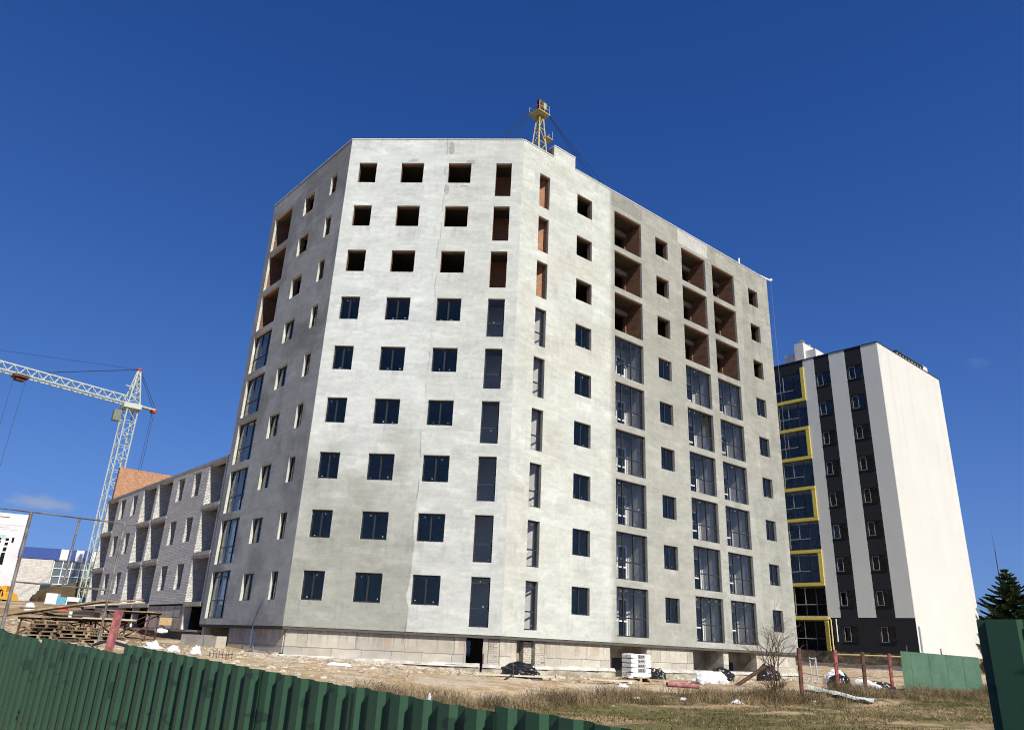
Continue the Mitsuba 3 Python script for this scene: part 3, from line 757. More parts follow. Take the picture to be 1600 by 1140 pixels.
# glazed balconies in yellow frames
bs0, bs1 = S0 - 10.9, S0 - 7.47
m = MB(); WBF.box(m, bs0, bs1, -.4, .0, 27.75, WZ1); part(Wk, 'balcony_head', m, 'm_wdark')
m = MB(); WBF.box(m, 0, bs0, -.4, .0, WZ0, WZ1); part(Wk, 'wall_stripe', m, 'm_wgrey')
for r in range(9):
    z0 = 1.0 if r == 0 else 3.98 + 3 * (r - 1); z1 = 3.60 if r == 0 else (27.75 if r == 8 else 3.62 + 3 * r)
    right = r % 2 == 0
    a, b = (bs0 + .02, bs1 - .38) if right else (bs0 + .32, bs1 - .06)
    if r < 8:
        m = MB(); WBF.box(m, bs0 - .1, bs1 + (.02 if not right else .02), -.38, .13, 3.66 + 3 * r, 3.95 + 3 * r); part(Wk, 'balcony_frame', m, 'm_yellow')
    m = MB(); s_ = (bs1 - .33, bs1 + .02) if right else (bs0 - .1, bs0 + .18)
    WBF.box(m, *s_, -.38, .129, z0 + .003, z1 - .003 if r < 8 else 28.2); part(Wk, 'balcony_frame', m, 'm_yellow')
    k = glazing(Wk, 'balcony_glazing', WBF, a, b, z0 + .01, z1 - .01, [a + (b - a) * .36, a + (b - a) * .7], [z0 + 1.05], d=-.06, stickers=False)
    m = MB(); v0, v1 = a + (b - a) * .36, a + (b - a) * .7
    for q0, q1, y0, y1 in ((a + .06, a + .11, z0 + .1, z1 - .1), (v0 - .03, v0 + .03, z0 + 1.08, z1 - .1), (a + .11, v1, z0 + 1.0, z0 + 1.05)): WBF.box(m, q0, q1, -.062, -.045, y0, y1)
    part(k, 'sash', m, 'm_sash')
    m = MB(); WBF.box(m, bs0, bs1, -2.0, -1.8, z0, z1); part(Wk, 'loggia_wall', m, 'm_wdark')
    m = MB(); WBF.box(m, bs0, bs1, -1.8, -.39, z1 + .002, z1 + .3); part(Wk, 'floor_slab', m, 'm_concrete')
m = MB(); WBF.box(m, .3, S0 - .4, -4.6, -4.3, WZ0, WZ1 - .3); part(Wk, 'inner_wall', m, 'm_oldwood')
for r in range(10):
    m = MB(); WBF.box(m, .3, S0 - .42, -4.3, -2.02 if False else -.41, WZ0 + 3 * r - .3, WZ0 + 3 * r - .02)
    if r not in (0,): part(Wk, 'floor_slab', m, 'm_ceiling')
part(Wk, 'end_wall', WBR.slab(Polygon([(0.012, WZ0), (14.5, WZ0), (14.5, WZ1), (0.012, WZ1)]), -.4, .015), 'm_white')
m = MB(); WBR.box(m, .012, 1.5, .016, .03, WZ0, 3.0)
m = MB()
back = Face(WBR.P(14.5, 0, 0)[:2], -WBF.u[:2]); back.box(m, .02, 14, -.4, 0, WZ0, WZ1); f2 = Face(WBF.P(0, -14.5, 0)[:2], -WBR.u[:2]); f2.box(m, .05, 14.4, -.4, 0, WZ0, WZ1)
part(Wk, 'back_wall', m, 'm_white')
part(Wk, 'roof', plate(Polygon([WBF.P(.1, -.3, 0)[:2], WBF.P(S0 - .3, -.3, 0)[:2], WBF.P(S0 - .3, -14.3, 0)[:2], WBF.P(.1, -14.3, 0)[:2]]), WZ1 - .4, WZ1 - .15), 'm_concrete')
m = MB(); WBF.box(m, 0, S0 + .05, -.45, .06, WZ1 + .003, WZ1 + .09); WBR.box(m, .06, 14.6, -.45, .06, WZ1 + .004, WZ1 + .088); part(Wk, 'parapet_coping', m, 'm_cable')
# roof structures
m = MB(); WBF.box(m, 3.4, S0 - 7.15, -6.5, -2.6, WZ1 - .2, 31.0); part(Wk, 'stair_head', m, 'm_white')
m = MB(); WBF.box(m, 4.75, 5.75, -4.6, -2.2, WZ1 - .2, 31.9); part(Wk, 'chimney_stack', m, 'm_white')
m = MB(); m.tube(WBF.P(5.2, -3.2, 31.9), WBF.P(5.2, -3.2, 32.35), .14); m.tube(WBF.P(5.2, -3.2, 32.4), WBF.P(5.2, -3.2, 32.6), .35, .05); m.tube(WBF.P(5.5, -4.2, 31.9), WBF.P(5.5, -4.2, 32.3), .12); m.tube(WBF.P(4.95, -4.0, 31.9), WBF.P(4.95, -4.0, 32.3), .12)
part(Wk, 'vent_cowl', m, 'm_galv')
m = MB(); WBR.box(m, 5.9, 12.2, -3.0, -.6, WZ1 - .2, 29.65)
for i in range(9): WBR.box(m, 6.0 + i * .7, 6.25 + i * .7, -3.0, -.6, 29.652, 29.9)
part(Wk, 'vent_stack', m, 'm_white')
m = MB(); WBR.box(m, 5.8, 12.3, -3.1, -.5, 29.9, 30.02); part(Wk, 'stack_lid', m, 'm_cable')
m = MB(); WBR.box(m, 12.35, 13.5, -2.4, -.6, WZ1 - .2, 30.2); part(Wk, 'chimney_stack', m, 'm_white')
m = MB(); m.tube(WBR.P(11.2, -1.6, 30.0), WBR.P(11.2, -1.6, 30.35), .13); m.tube(WBR.P(11.2, -1.6, 30.35), WBR.P(11.2, -1.6, 30.55), .32, .05); part(Wk, 'vent_cowl', m, 'm_galv')
# gas pipe, rain pipe, plinth and paving
m = MB(); m.path([WBF.P(bs0 - .2, .26, 3.88), WBF.P(bs1 + .12, .26, 3.88), WBF.P(bs1 + .34, .26, 3.66), WBF.P(bs1 + .34, .26, .75), WBF.P(S0 - .4, .26, .75)], .06, 8); part(Wk, 'gas_pipe', m, 'm_gaspipe', smooth=40)
m = MB(); m.tube(WBF.P(bs1 + .75, .12, 3.75), WBF.P(bs1 + .75, .12, 1.8), .05, sides=8); part(Wk, 'vent_pipe', m, 'm_pvc', smooth=40)
m = MB(); m.tube(WBR.P(.35, .1, 3.2), WBR.P(.35, .1, .2), .06, sides=8); part(Wk, 'rain_pipe', m, 'm_galv', smooth=40)
m = MB(); WBF.box(m, 0, S0 - .02, -.4, -.03, -1.2, WZ0); WBR.box(m, .02, 14.4, -.4, -.02, -1.2, WZ0); part(Wk, 'plinth', m, 'm_oldwood')
m = MB()
for i in range(7): WBF.box(m, i * 2 + .02, i * 2 + 1.98, .4, 3.0, -1.2, -.02 + .03 * (i % 2))
struct('pavement', m, 'm_path', 'grey concrete paving slabs at the foot of the striped block')

# ---------------------------------------------------------------- tower cranes
def lattice(mb, a, b, u, v, w0, w1, n, r, k=.7, faces=4):
    """Square mast between points a and b: four chords, zigzag lacing. u, v: half-width directions."""
    a, b = np.asarray(a, float), np.asarray(b, float)
    cs = [(1, 1), (-1, 1), (-1, -1), (1, -1)]
    P = lambda t, c: a + (b - a) * t + (u * c[0] + v * c[1]) * (w0 + (w1 - w0) * t) / 2
    for c in cs: mb.bar(P(0, c), P(1, c), r)
    for i in range(n):
        t0, t1 = i / n, (i + 1) / n
        for j in range(4):
            c, e = cs[j], cs[(j + 1) % 4]
            mb.bar(P(t0, c) if i % 2 else P(t0, e), P(t1, e) if i % 2 else P(t1, c), r * k)
            mb.bar(P(t1, c), P(t1, e), r * k)


CR = thing('tower_crane', 'tall white lattice tower crane with long jib above the brick building on the left', 'crane')
JD = np.array([-.629, -.777, 0]); JN = np.array([.777, -.629, 0]); Z3 = np.array([0, 0, 1.0]); CB = np.array([-46.35, 88.0, 0])
m = MB(); lattice(m, CB + Z3 * 2.3, CB + Z3 * 25.2, JD, JN, 1.3, 1.3, 15, .11, .5); part(CR, 'mast', m, 'm_crane')
m = MB(); lattice(m, CB + Z3 * 25.9, CB + Z3 * 30.2, JD, JN, 1.4, .25, 5, .12, .55); m.box(CB + Z3 * 25.5, (2.0, 2.0, .6), .68); m.bar(CB + Z3 * 28 , CB + Z3 * 28 + JD * 1.2, .1); part(CR, 'tower_head', m, 'm_crane')
m = MB(); n = 30; JL = 36.0
jt = lambda t: CB + JD * (.7 + t) + Z3 * 26.75; jl = lambda t, s: CB + JD * (.7 + t) + JN * s * .55 + Z3 * 25.75
m.bar(jt(0), jt(JL), .14)
for s in (-1, 1): m.bar(jl(0, s), jl(JL, s), .14)
for i in range(n):
    t0, t1 = JL * i / n, JL * (i + 1) / n
    for s in (-1, 1): m.bar(jl(t0, s), jt((t0 + t1) / 2), .06); m.bar(jt((t0 + t1) / 2), jl(t1, s), .06)
    m.bar(jl(t0, -1), jl(t0, 1), .07); m.bar(jl(t0, -1), jl(t1, 1), .06)
part(CR, 'jib', m, 'm_crane')
m = MB(); m.box(CB - JD * 1.6 + Z3 * 25.85, (2.4, .9, .18), math.atan2(JD[1], JD[0])); part(CR, 'counter_jib', m, 'm_crane')
m = MB(); m.box(CB - JD * 2.8 + Z3 * 25.75, (.5, .8, .5), math.atan2(JD[1], JD[0])); part(CR, 'jib_end_sheave', m, 'm_redpart')
m = MB(); m.mesh(trimesh.creation.icosphere(1, .27).apply_translation(CB + Z3 * 30.35)); part(CR, 'apex_sheave', m, 'm_redpart')
m = MB(); m.box(CB + JD * 1.55 + JN * .3 + Z3 * 24.0, (.85, .85, 1.3), .68); part(CR, 'cab', m, 'm_cabgrey')
m = MB(); m.box(CB + JD * 12.4 + Z3 * 25.6, (1.5, 1.3, .3), math.atan2(JD[1], JD[0])); m.box(CB + JD * 12.4 + Z3 * 25.3, (.9, .8, .35), math.atan2(JD[1], JD[0])); part(CR, 'trolley', m, 'm_rust')
m = MB()
m.tube(CB + Z3 * 30.4, jt(9.6), .045, sides=4); m.tube(CB + Z3 * 30.4, jt(21), .02, sides=4)
for s in (-.3, .3): m.tube(CB + Z3 * 30.4 + JN * s * .4, CB - JD * 2.8 + JN * s + Z3 * 26.1, .035, sides=4); m.tube(CB - JD * 2.8 + JN * s + Z3 * 25.6, CB - JD * 2.6 + JN * s + Z3 * 10, .03, sides=4)
for s in (-.6, .6): m.tube(CB + JD * (12.4 + s) + Z3 * 25.2, CB + JD * (12.4 + s * .8) + Z3 * 6, .025, sides=4)
m.box(CB - JD * 2.7 + Z3 * 16.6, (.5, .5, .7), .68)
part(CR, 'rope', m, 'm_cable')

YC = thing('tower_crane', 'yellow crane head with small railed platform rising behind the roof of the grey block', 'crane')
YB = np.array([1.58, 58.0, 0]); ua, va = np.array([.766, .643, 0]), np.array([-.643, .766, 0])
m = MB(); lattice(m, YB + Z3 * 30, YB + Z3 * 41, ua, va, 1.35, 1.35, 7, .10, .6); lattice(m, YB + Z3 * 41, YB + Z3 * 47.3, ua, va, 1.35, .42, 4, .10, .55); part(YC, 'mast', m, 'm_ycrane')
ra = math.atan2(ua[1], ua[0])
m = MB(); m.box(YB + Z3 * 47.4 - ua * .1, (1.45, 1.45, .10), ra); part(YC, 'platform', m, 'm_ycrane', label='small square platform with thin rails')
m = MB()
for sx in (-1, 0, 1):
    for sy in (-1, 1):
        p = YB + ua * (sx * .68 - .1) + va * sy * .68 + Z3 * 47.46; m.bar(p, p + Z3 * .85, .028)
for sy in (-1, 1):
    for h in (.45, .85): m.bar(YB + ua * -.78 + va * sy * .68 + Z3 * (47.46 + h), YB + ua * .58 + va * sy * .68 + Z3 * (47.46 + h), .022)
part(YC, 'railing', m, 'm_crane')
m = MB(); lattice(m, YB + Z3 * 47.5, YB + Z3 * 49.0, ua, va, .6, .4, 2, .14); m.box(YB + Z3 * 48.3 + ua * .2, (.4, .5, .9), ra); part(YC, 'winch_head', m, 'm_rust')
m = MB(); m.box(YB + Z3 * 48.45 - va * .33 + ua * .25, (.35, .12, .7), ra); part(YC, 'cover', m, 'm_ycrane')
m = MB(); m.mesh(trimesh.creation.icosphere(1, .27).apply_translation(YB + Z3 * 49.05 - ua * .1)); part(YC, 'apex_sheave', m, 'm_cable')
m = MB(); m.box(YB + Z3 * 44.9 + ua * .75 - va * .3, (.8, .7, .08), ra)
for sy in (-.5, .3): m.bar(YB + Z3 * 44.95 + ua * 1.1 + va * sy * .6 - va * .3, YB + Z3 * 45.8 + ua * 1.1 + va * sy * .6 - va * .3, .04)
part(YC, 'ladder_landing', m, 'm_ycrane')
m = MB(); top = YB + Z3 * 48.6
for q in ((-4.6, 58, 41.5), (-3.9, 58, 41.5), (-2.0, 58.4, 41.5)): m.tube(top - ua * .3, q, .028, sides=4)
for q in ((6.4, 58.0, 40.5), (6.9, 58.3, 40.5), (7.6, 58.0, 40.0)): m.tube(top + ua * .3, q, .022, sides=4)
part(YC, 'stay_cable', m, 'm_cable')

# ---------------------------------------------------------------- green sheet-metal fence close to the camera
def sheet(p0, d, h, profile, up=Z3, drop=2.2, amp=.045, wobble=.006, seed=0):
    """A corrugated steel sheet: profile = list of (run, out); hangs `drop` below the top line from p0 along d."""
    d = np.asarray(d, float); nn = np.cross(d, up); nn /= np.linalg.norm(nn)
    xs, v, f = profile, [], []
    rows = 7
    for j in range(rows):
        t = j / (rows - 1)
        for (s, o) in xs:
            w = (meshkit.fbm(np.array([s * 2.2, t * 1.6, seed * 7.7]), 3, seed) - .5) * 2 * wobble
            edge = (meshkit.fbm(np.array([s * 6, .3, seed * 3.1]), 3, seed + 5) - .5) * .012 if j == 0 else 0
            v.append(p0 + d * s + nn * (o + w) - up * (t * drop - edge))
    n = len(xs)
    for j in range(rows - 1):
        for i in range(n - 1):
            a = j * n + i; f += [[a, a + n, a + n + 1], [a, a + n + 1, a + 1]]
    return trimesh.Trimesh(v, f, process=False)


def ribs(s0, s1, pitch, depth, phase=0.0):
    out, k = [], math.floor((s0 - phase) / pitch)
    while True:
        b = phase + k * pitch
        for q, o in ((.0, 0), (.36, 0), (.50, depth), (.80, depth), (.94, 0)):
            s = b + q * pitch
            if s0 <= s <= s1: out.append((s, o))
        k += 1
        if b > s1: break
    if out[0][0] > s0 + 1e-4: out.insert(0, (s0, out[0][1]))
    if out[-1][0] < s1 - 1e-4: out.append((s1, out[-1][1]))
    return out


FD = np.array([.724 * .9992, -.690 * .9992, -.04]); FD /= np.linalg.norm(FD)          # along the fence towards the camera's right
FP = np.array([-.03, 4.016, -.301])                                                  # top of the fence at its first joint
FE = thing('green_fence', 'near dark green corrugated metal site fence, scuffed and dented, running across the bottom left', 'fence')
ends = [(-10.6, -8.36, -.085), (-8.38, -7.05, -.11), (-7.08, -6.78, -.135), (-6.82, -4.47, -.083), (-4.60, -3.32, .0), (-3.32, -2.21, .002), (-2.21, -1.1, -.002), (-1.1, -.005, .006), (0.0, 1.1, .038), (1.1, 2.2, .036), (2.2, 3.3, .03)]
for i, (a, b, lift) in enumerate(ends):
    off = np.cross(FD, Z3) * (.012 * (i % 2)) + Z3 * lift
    part(FE, 'sheet', sheet(FP + off, FD, 2, ribs(a, b + .05, .2, -.036, .05), drop=2.3, seed=i), 'm_fence', smooth=False)
m = MB()
for s in (-9.5, -7, -4.5, -2, .5, 3): pass
for h in (.45, 1.5):
    k = MB(); k.bar(FP + FD * -10.5 - Z3 * h + np.cross(FD, Z3) * -.07, FP + FD * 3.2 - Z3 * h + np.cross(FD, Z3) * -.07, .04, .05); part(FE, 'rail', k, 'm_rust')
for s in (-9.2, -6.6, -3.9, -1.3, 1.4):
    k = MB(); p = FP + FD * s + np.cross(FD, Z3) * -.13; k.bar(p - Z3 * .12, p - Z3 * 2.5, .06); part(FE, 'post', k, 'm_rust')
# dark screw dents along the lower rail of the left sheets
for s in np.arange(-7.6, -5.3, .2):
    k = MB(); p = FP + FD * (s + .03) - Z3 * (.84 + .02 * math.sin(s * 9)) + np.cross(FD, Z3) * .003
    k.mesh(trimesh.creation.icosphere(1, .5).apply_scale((.022, .022, .05)).apply_translation(p)); part(FE, 'screw_hole', k, 'm_rubber')
k = MB(); k.mesh(trimesh.creation.icosphere(1, .022).apply_translation(FP + FD * -6.99 - Z3 * .02)); part(FE, 'screw_hole', k, 'm_rubber')

GE = thing('green_fence', 'tall dark green corrugated fence end closest to the camera at the right edge', 'fence')
GD = np.array([.73, -.683, .014]); GD /= np.linalg.norm(GD); GP = np.array([3.026, 5.0, .302])
gp = [(0, -.085), (.060, -.085), (.066, 0), (.235, 0), (.262, -.036), (.32, -.036), (.335, 0), (.43, 0), (.457, -.036), (.52, -.036), (.535, 0), (.63, 0), (.657, -.036), (.72, -.036), (.735, 0), (1.1, 0)]
part(GE, 'sheet', sheet(GP, GD, 2, gp, drop=2.6, wobble=.004, seed=31), 'm_fence')
k = MB(); k.bar(GP - Z3 * .06 + np.cross(GD, Z3) * -.10 + GD * .35, GP - Z3 * 2.6 + np.cross(GD, Z3) * -.10 + GD * .35, .06); part(GE, 'post', k, 'm_rust')

# far green sheet fence on the right
PE = thing('green_fence', 'far pale green flat sheet fence in front of the white end wall', 'fence')
a0, a1 = np.array([21.6, 42.7, .77]), np.array([28.6, 47.4, .70]); L = np.linalg.norm(a1 - a0); dd = (a1 - a0) / L
for i in range(9):
    s0, s1 = L * i / 9, L * (i + 1) / 9
    part(PE, 'sheet', sheet(a0 + np.cross(dd, Z3) * .012 * (i % 2), dd, 2, [(s0, 0), (s0 + .05, -.012), (s0 + .1, 0), ((s0 + s1) / 2, 0.004), (s1 + .07, 0)], drop=2.0, wobble=.012, seed=60 + i), 'm_fence_pale')
for s in (.12, .55):
    k = MB(); p = a0 + dd * L * s + np.array([-.1, .15, 0]); k.bar(p + Z3 * .32, p - Z3 * 1.9, .05); part(PE, 'post', k, 'm_rust')

# ---------------------------------------------------------------- posts
for i, (x, y, zt, zb, mat, lab) in enumerate(((13.3, 35.3, .57, -1.2, 'm_rust', 'dark rusty steel fence post beside the bare bush, leftmost of four'), (15.5, 36.7, .575, -1.1, 'm_redpaint', 'bright red steel fence post in front of the yellow pipe, second of four'),
                                        (18.0, 39.4, .59, -1.1, 'm_rust', 'greyish red fence post between white rubble bags, third of four'), (20.6, 42.0, .60, -1.1, 'm_redpaint', 'red steel fence post beside the far green fence, rightmost of four'))):
    k = MB(); k.bar((x, y, zb - .3), (x + .03, y, zt), .14 if mat == 'm_rust' else .13); put(thing('fence_post', lab, 'fence post', 'posts of the missing fence'), k, mat)
for zz, lab in ((-.05, 'upper sagging wire between the red posts'), (-.55, 'lower sagging wire between the red posts')):
    m = MB(); pts = [(13.32, 35.22, zz + .1), (14.4, 35.9, zz - .02), (15.52, 36.6, zz + .06), (16.7, 37.9, zz - .06), (18.02, 39.3, zz + .05), (19.3, 40.6, zz - .05), (20.62, 41.9, zz + .04), (21.6, 42.6, zz + .08)]
    m.path(pts, .012, 4); put(thing('fence_wire', lab, 'wire'), m, 'm_rust')
m = MB(); m.bar((-10.70, 22.05, -1.2), (-10.585, 22, .51), .27, .12); put(thing('steel_post', 'faded pink steel post standing behind the near green fence at left', 'post'), m, 'm_pinkpost')
m = MB(); m.tube((10.95, 38.2, -1.42), (12.70, 38.0, -.27), .09, sides=10); put(thing('steel_pipe', 'rust brown pipe leaning up out of the dry grass beside the bare bush', 'pipe'), m, 'm_rust', 40)
m = MB(); m.tube((6.95, 33.1, -1.10), (8.35, 33.6, -1.14), .095, sides=12); put(thing('steel_pipe', 'reddish pipe lying on the grass bank before the white heap', 'pipe'), m, 'm_pinkpost', 40)
m = MB(); m.bar((-.3, 33, -1.55), (.60, 33.2, -1.03), .14, .05); put(thing('black_board', 'short black board tilted upright in front of the long black bag', 'board'), m, 'm_black_film')
for x, y, z1, lab in ((2.47, 34, -.92, 'pale wooden stake standing at the front edge of the planks'), (.63, 34.2, -.55, 'thin steel rod standing in front of the long black bag'), (-1.05, 33.9, -1.02, 'short stake at the left end of the planks')):
    m = MB(); m.tube((x + .06, y, gz(x, y) - .2), (x, y, z1), .028 if 'wood' in lab else .015, sides=5); put(thing('stake', lab, 'stake'), m, 'm_pale_wood' if 'wood' in lab else 'm_rust')
# steel frame leaning by the building corner
m = MB()
for s in (0, .33): m.bar((17.2 + s, 44, -1.0), (17.2 + s, 44.1, .25), .06)
for z in (-.75, .2): m.bar((17.2, 44, z), (17.53, 44, z), .06)
m.bar((17.25, 44, -.7), (17.5, 44, .15), .035)
put(thing('steel_rack', 'narrow grey steel rack standing between the first two red posts', 'rack'), m, 'm_galv')

# ---------------------------------------------------------------- sacks, bags and litter
gh = lambda x, y, dz=0: (x, y, gz(x, y) + dz)
sx, sy = 6.65, 38.6; g = gz(sx, sy)
PAL = thing('pallet', 'wooden pallet carrying the white cement sacks', 'pallet')
for i in range(5):
    m = MB(); m.box((sx, sy - .42 + i * .21, g + .155), (1.15, .13, .022), .3); part(PAL, 'plank', m, 'm_wood')
for i in range(3):
    m = MB(); m.box((sx + (i - 1) * .5 * math.cos(.3), sy + (i - 1) * .5 * math.sin(.3), g + .07), (.1, .95, .14), .3); part(PAL, 'bearer', m, 'm_wood')
for k in range(5):
    for j in range(2):
        z = g + .30 + k * .205
        c = np.array([sx, sy, z]) + np.array([-math.sin(.3), math.cos(.3), 0]) * (j - .5) * .5
        b = rough_block((0, 0, 0), (1.05, .50, .2), 0, .03, 3, k * 3 + j); v = b.vertices; v[:, 2] *= 1 - .35 * (np.abs(v[:, 0]) / .55) ** 4 * (np.abs(v[:, 2]) > 0); b.vertices = v
        cr, sr_ = math.cos(.3), math.sin(.3); b.vertices = b.vertices @ np.array([[cr, sr_, 0], [-sr_, cr, 0], [0, 0, 1]]) + c
        lv = ('lowest', 'second lowest', 'middle', 'second highest', 'topmost')[k]
        key = put(thing('cement_sack', f'white paper sack with black print, {lv} of the {"front" if j == 0 else "rear"} row on the pallet', 'sack', 'cement sacks on the pallet'), b, 'm_white_film', 50)
        if j == 0 and k > 0:
            F_ = Face((c + np.array([math.sin(.3), -math.cos(.3), 0]) * .275 - np.array([math.cos(.3), math.sin(.3), 0]) * .52)[:2], (math.cos(.3), math.sin(.3)))
            p = MB()
            for q in ((.36, .72, z - .065, z - .05), (.36, .72, z + .05, z + .065), (.36, .38, z - .05, z + .05), (.70, .72, z - .05, z + .05), (.42, .47, z - .035, z + .035), (.50, .56, z - .035, z + .01), (.60, .65, z - .035, z + .035)): F_.box(p, q[0], q[1], .018, .026, q[2], q[3])
            part(key, 'print', p, 'm_ink')
BAGS = [((.95, 35.2), (2.0, 1.0, .68), 11, 'm_black_film', 'plastic_bag', 'long black plastic bag heap slumped before the brick infill of the plinth'), ((7.75, 40.0), (1.35, 1.0, .75), 12, 'm_black_film', 'plastic_bag', 'shiny black bag right beside the white sack pallet'),
        ((12.0, 43.0), (1.5, 1.1, .82), 13, 'm_black_film', 'plastic_bag', 'black bag behind the white heap, under the basement recesses'), ((15.3, 45.5), (1.3, 1.1, .95), 14, 'm_black_film', 'plastic_bag', 'upright black bag behind the bare bush'),
        ((10.3, 38.9), (2.0, 1.2, .66), 15, 'm_white_film', 'plastic_sheet', 'heap of bluish white plastic sheeting in front of a black bag'), ((17.6, 41.8), (1.4, 1.1, .85), 16, 'm_white_film', 'rubble_bag', 'full white rubble bag behind the second red post'),
        ((18.5, 40.8), (1.7, 1.1, .62), 17, 'm_white_film', 'rubble_bag', 'crumpled white rubble bag between the third and second posts'), ((16.5, 38.8), (1.15, .9, .72), 18, 'm_black_film', 'plastic_bag', 'black bag at the foot of the second red post'),
        ((20.1, 42.1), (1.6, .9, .55), 19, 'm_black_film', 'plastic_bag', 'flat black bag between the two rightmost red posts'), ((18.2, 42.6), (.9, .7, .8), 20, 'm_black_film', 'plastic_bag', 'small black bag peeping out behind the full white rubble bag')]
for (x, y), s, sd, mat, nm, lab in BAGS: put(thing(nm, lab, 'bag' if nm != 'plastic_sheet' else 'plastic sheet'), lump(gh(x, y, -.05), s, sd, .30, .075, 5, rot=.25 * math.sin(sd), flat=.35), mat, 60)
m = MB()
q = np.linspace(0, 1, 22); xs, ys = 14.0 + 2.0 * q, 36.4 - 2.2 * q; zs = np.array([gz(a, b) for a, b in zip(xs, ys)]) + .10
v, f = [], []
for i in range(22):
    for j in range(7):
        w = (j / 6 - .5) * (.30 + .22 * q[i]); a = meshkit.fbm(np.array([q[i] * 7, j * .8, 3.]), 3) - .5
        v.append((xs[i] + w * .7, ys[i] + w * .7, zs[i] + .12 * (1 - (j / 3 - 1) ** 2) + a * .18))
for i in range(21):
    for j in range(6): a = i * 7 + j; f += [[a, a + 7, a + 8], [a, a + 8, a + 1]]
bsdf('m_sheet', two(principled(mottled((.62, .70, .70), .2, 3.0), .45)))
put(thing('plastic_sheet', 'twisted pale plastic strip lying down the grass bank below the posts', 'plastic sheet'), trimesh.Trimesh(v, f, process=False), 'm_sheet', True)
for (x, y), s, sd, lab in (((9.35, 31.6), (.55, .3, .16), 5, 'crumpled white film scrap on the grass below the bush'), ((7.4, 32.2), (.28, .2, .13), 6, 'small white lump on the grass below the lying pipe'), ((-1.95, 23.6), (.2, .15, .36), 7, 'small white lump standing in dry grass behind the near fence'), ((13.35, 34.2), (.35, .25, .1), 8, 'white scrap at the foot of the twisted plastic strip'),
                           ((-14.2, 33, ), (.75, .5, .38), 9, 'white sack lump on sand behind the pink post'), ((-11.9, 31.6), (.5, .35, .36), 10, 'small white bag on the sand, right of the white lump'), ((-13.2, 32.6), (.6, .4, .25), 11, 'flat white scrap between the two white lumps'), ((-6.6, 33.5), (1.2, .5, .16), 12, 'pale crumpled film on the sand before the front plinth'),
                           ((5.75, 36.4), (.7, .5, .14), 13, 'crumpled pale film on the ground left of the sack pallet'), ((5.2, 33.5), (.5, .25, .16), 14, 'bluish white scrap below the timber planks')):
    put(thing('litter', lab, 'litter'), lump(gh(x, y, -.03), s, sd, .4, .12, 3), 'm_white_film', 30)
def plank(c, L, w, t, rot, lab, mat='m_wood', tilt=0, nm='plank', cat='plank'):
    m = MB(); R = np.array([[math.cos(tilt), 0, -math.sin(tilt)], [0, 1, 0], [math.sin(tilt), 0, math.cos(tilt)]]); m.box(c, (L, w, t), rot, R); return put(thing(nm, lab, cat), m, mat)
plank(gh(4.55, 30.6, .09), 1.65, .12, .07, -.05, 'pale plank lying on the open grass', 'm_pale_wood', .02)
plank(gh(3.75, 30.5, .07), .5, .22, .05, .3, 'short pale board at the left end of the plank on the grass', 'm_pale_wood')
plank(gh(3.9, 30.9, .2), .42, .06, .04, 2.2, 'thin stick propped behind the plank on the grass', 'm_pale_wood', .8)
for i, (x, y, L, r, lab) in enumerate(((.7, 34.4, 3.2, .02, 'long timber lying in front of the long black bag'), (3.9, 34.9, 1.9, -.05, 'reddish timber left of the middle of the planks'), (5.0, 35.3, 2.0, .1, 'timber at the right end of the planks'), (5.35, 35.9, 1.6, .0, 'short timber lying nearest to the sack pallet'), (2.2, 34.1, 1.3, .15, 'weathered timber piece beside the pale stake'), (7.7, 36.5, 1.8, -.08, 'yellowish timber behind the lying reddish pipe'))):
    plank(gh(x, y, .09 + .02 * i), L, .15, .06, r, lab, 'm_wood' if i % 2 else 'm_pale_wood')
m = MB(); x, y = 5.9, 36.0; m.tube(gh(x, y), gh(x, y, .33), .14, .16, 12); kk = put(thing('bucket', 'white plastic bucket in front of the sack pallet', 'bucket'), m, 'm_pvc', 40)
m = MB(); m.tube(gh(x, y, .08), gh(x, y, .24), .157, .164, 12, False); part(kk, 'label_band', m, 'm_rust', 40)

# concrete beams and hose by the shaded corner
m = MB(); m.hexa(np.array([(-16.7, 42.0, -.75), (-15.25, 41.3, -.75), (-14.95, 41.8, -.75), (-16.4, 42.5, -.75), (-16.7, 42.0, -.05), (-15.25, 41.3, -.05), (-14.95, 41.8, -.05), (-16.4, 42.5, -.05)])); put(thing('concrete_block', 'long grey concrete block lying below the loggias of the shaded front', 'concrete block'), m, 'm_concrete')
m = MB(); m.hexa(np.array([(-15.2, 41.2, -.8), (-14.35, 40.6, -.8), (-14.0, 41.1, -.8), (-14.85, 41.7, -.8), (-15.2, 41.2, -.08), (-14.35, 40.6, -.08), (-14.0, 41.1, -.08), (-14.85, 41.7, -.08)])); put(thing('concrete_block', 'short pale concrete block beside the shaded corner', 'concrete block'), m, 'm_block_0')
m = MB(); p0 = FL.P(7.9, .12, 1.5)
m.path([FL.P(8.05, .03, 1.75), FL.P(7.8, .06, 1.2), FL.P(7.6, .05, .9), FL.P(7.5, .08, .35), FL.P(7.5, .1, .0), FL.P(7.62, .12, -.5), FL.P(7.9, .15, -.55), FL.P(8.0, .12, .15), FL.P(7.85, .1, .2), FL.P(7.82, .14, -.55)], .022, 6)
put(thing('hose', 'blue and black hose hanging down the shaded wall', 'hose'), m, 'm_blue_hose', 40)
m = MB()
for i, s in enumerate(np.linspace(0, .82, 8)): m.tube((-10.75 + s, 30 + .06 * (i % 3), -1.2), (-10.76 + s, 30 + .06 * (i % 3), -.57 + .05 * math.sin(i * 2.3)), .012, sides=4)
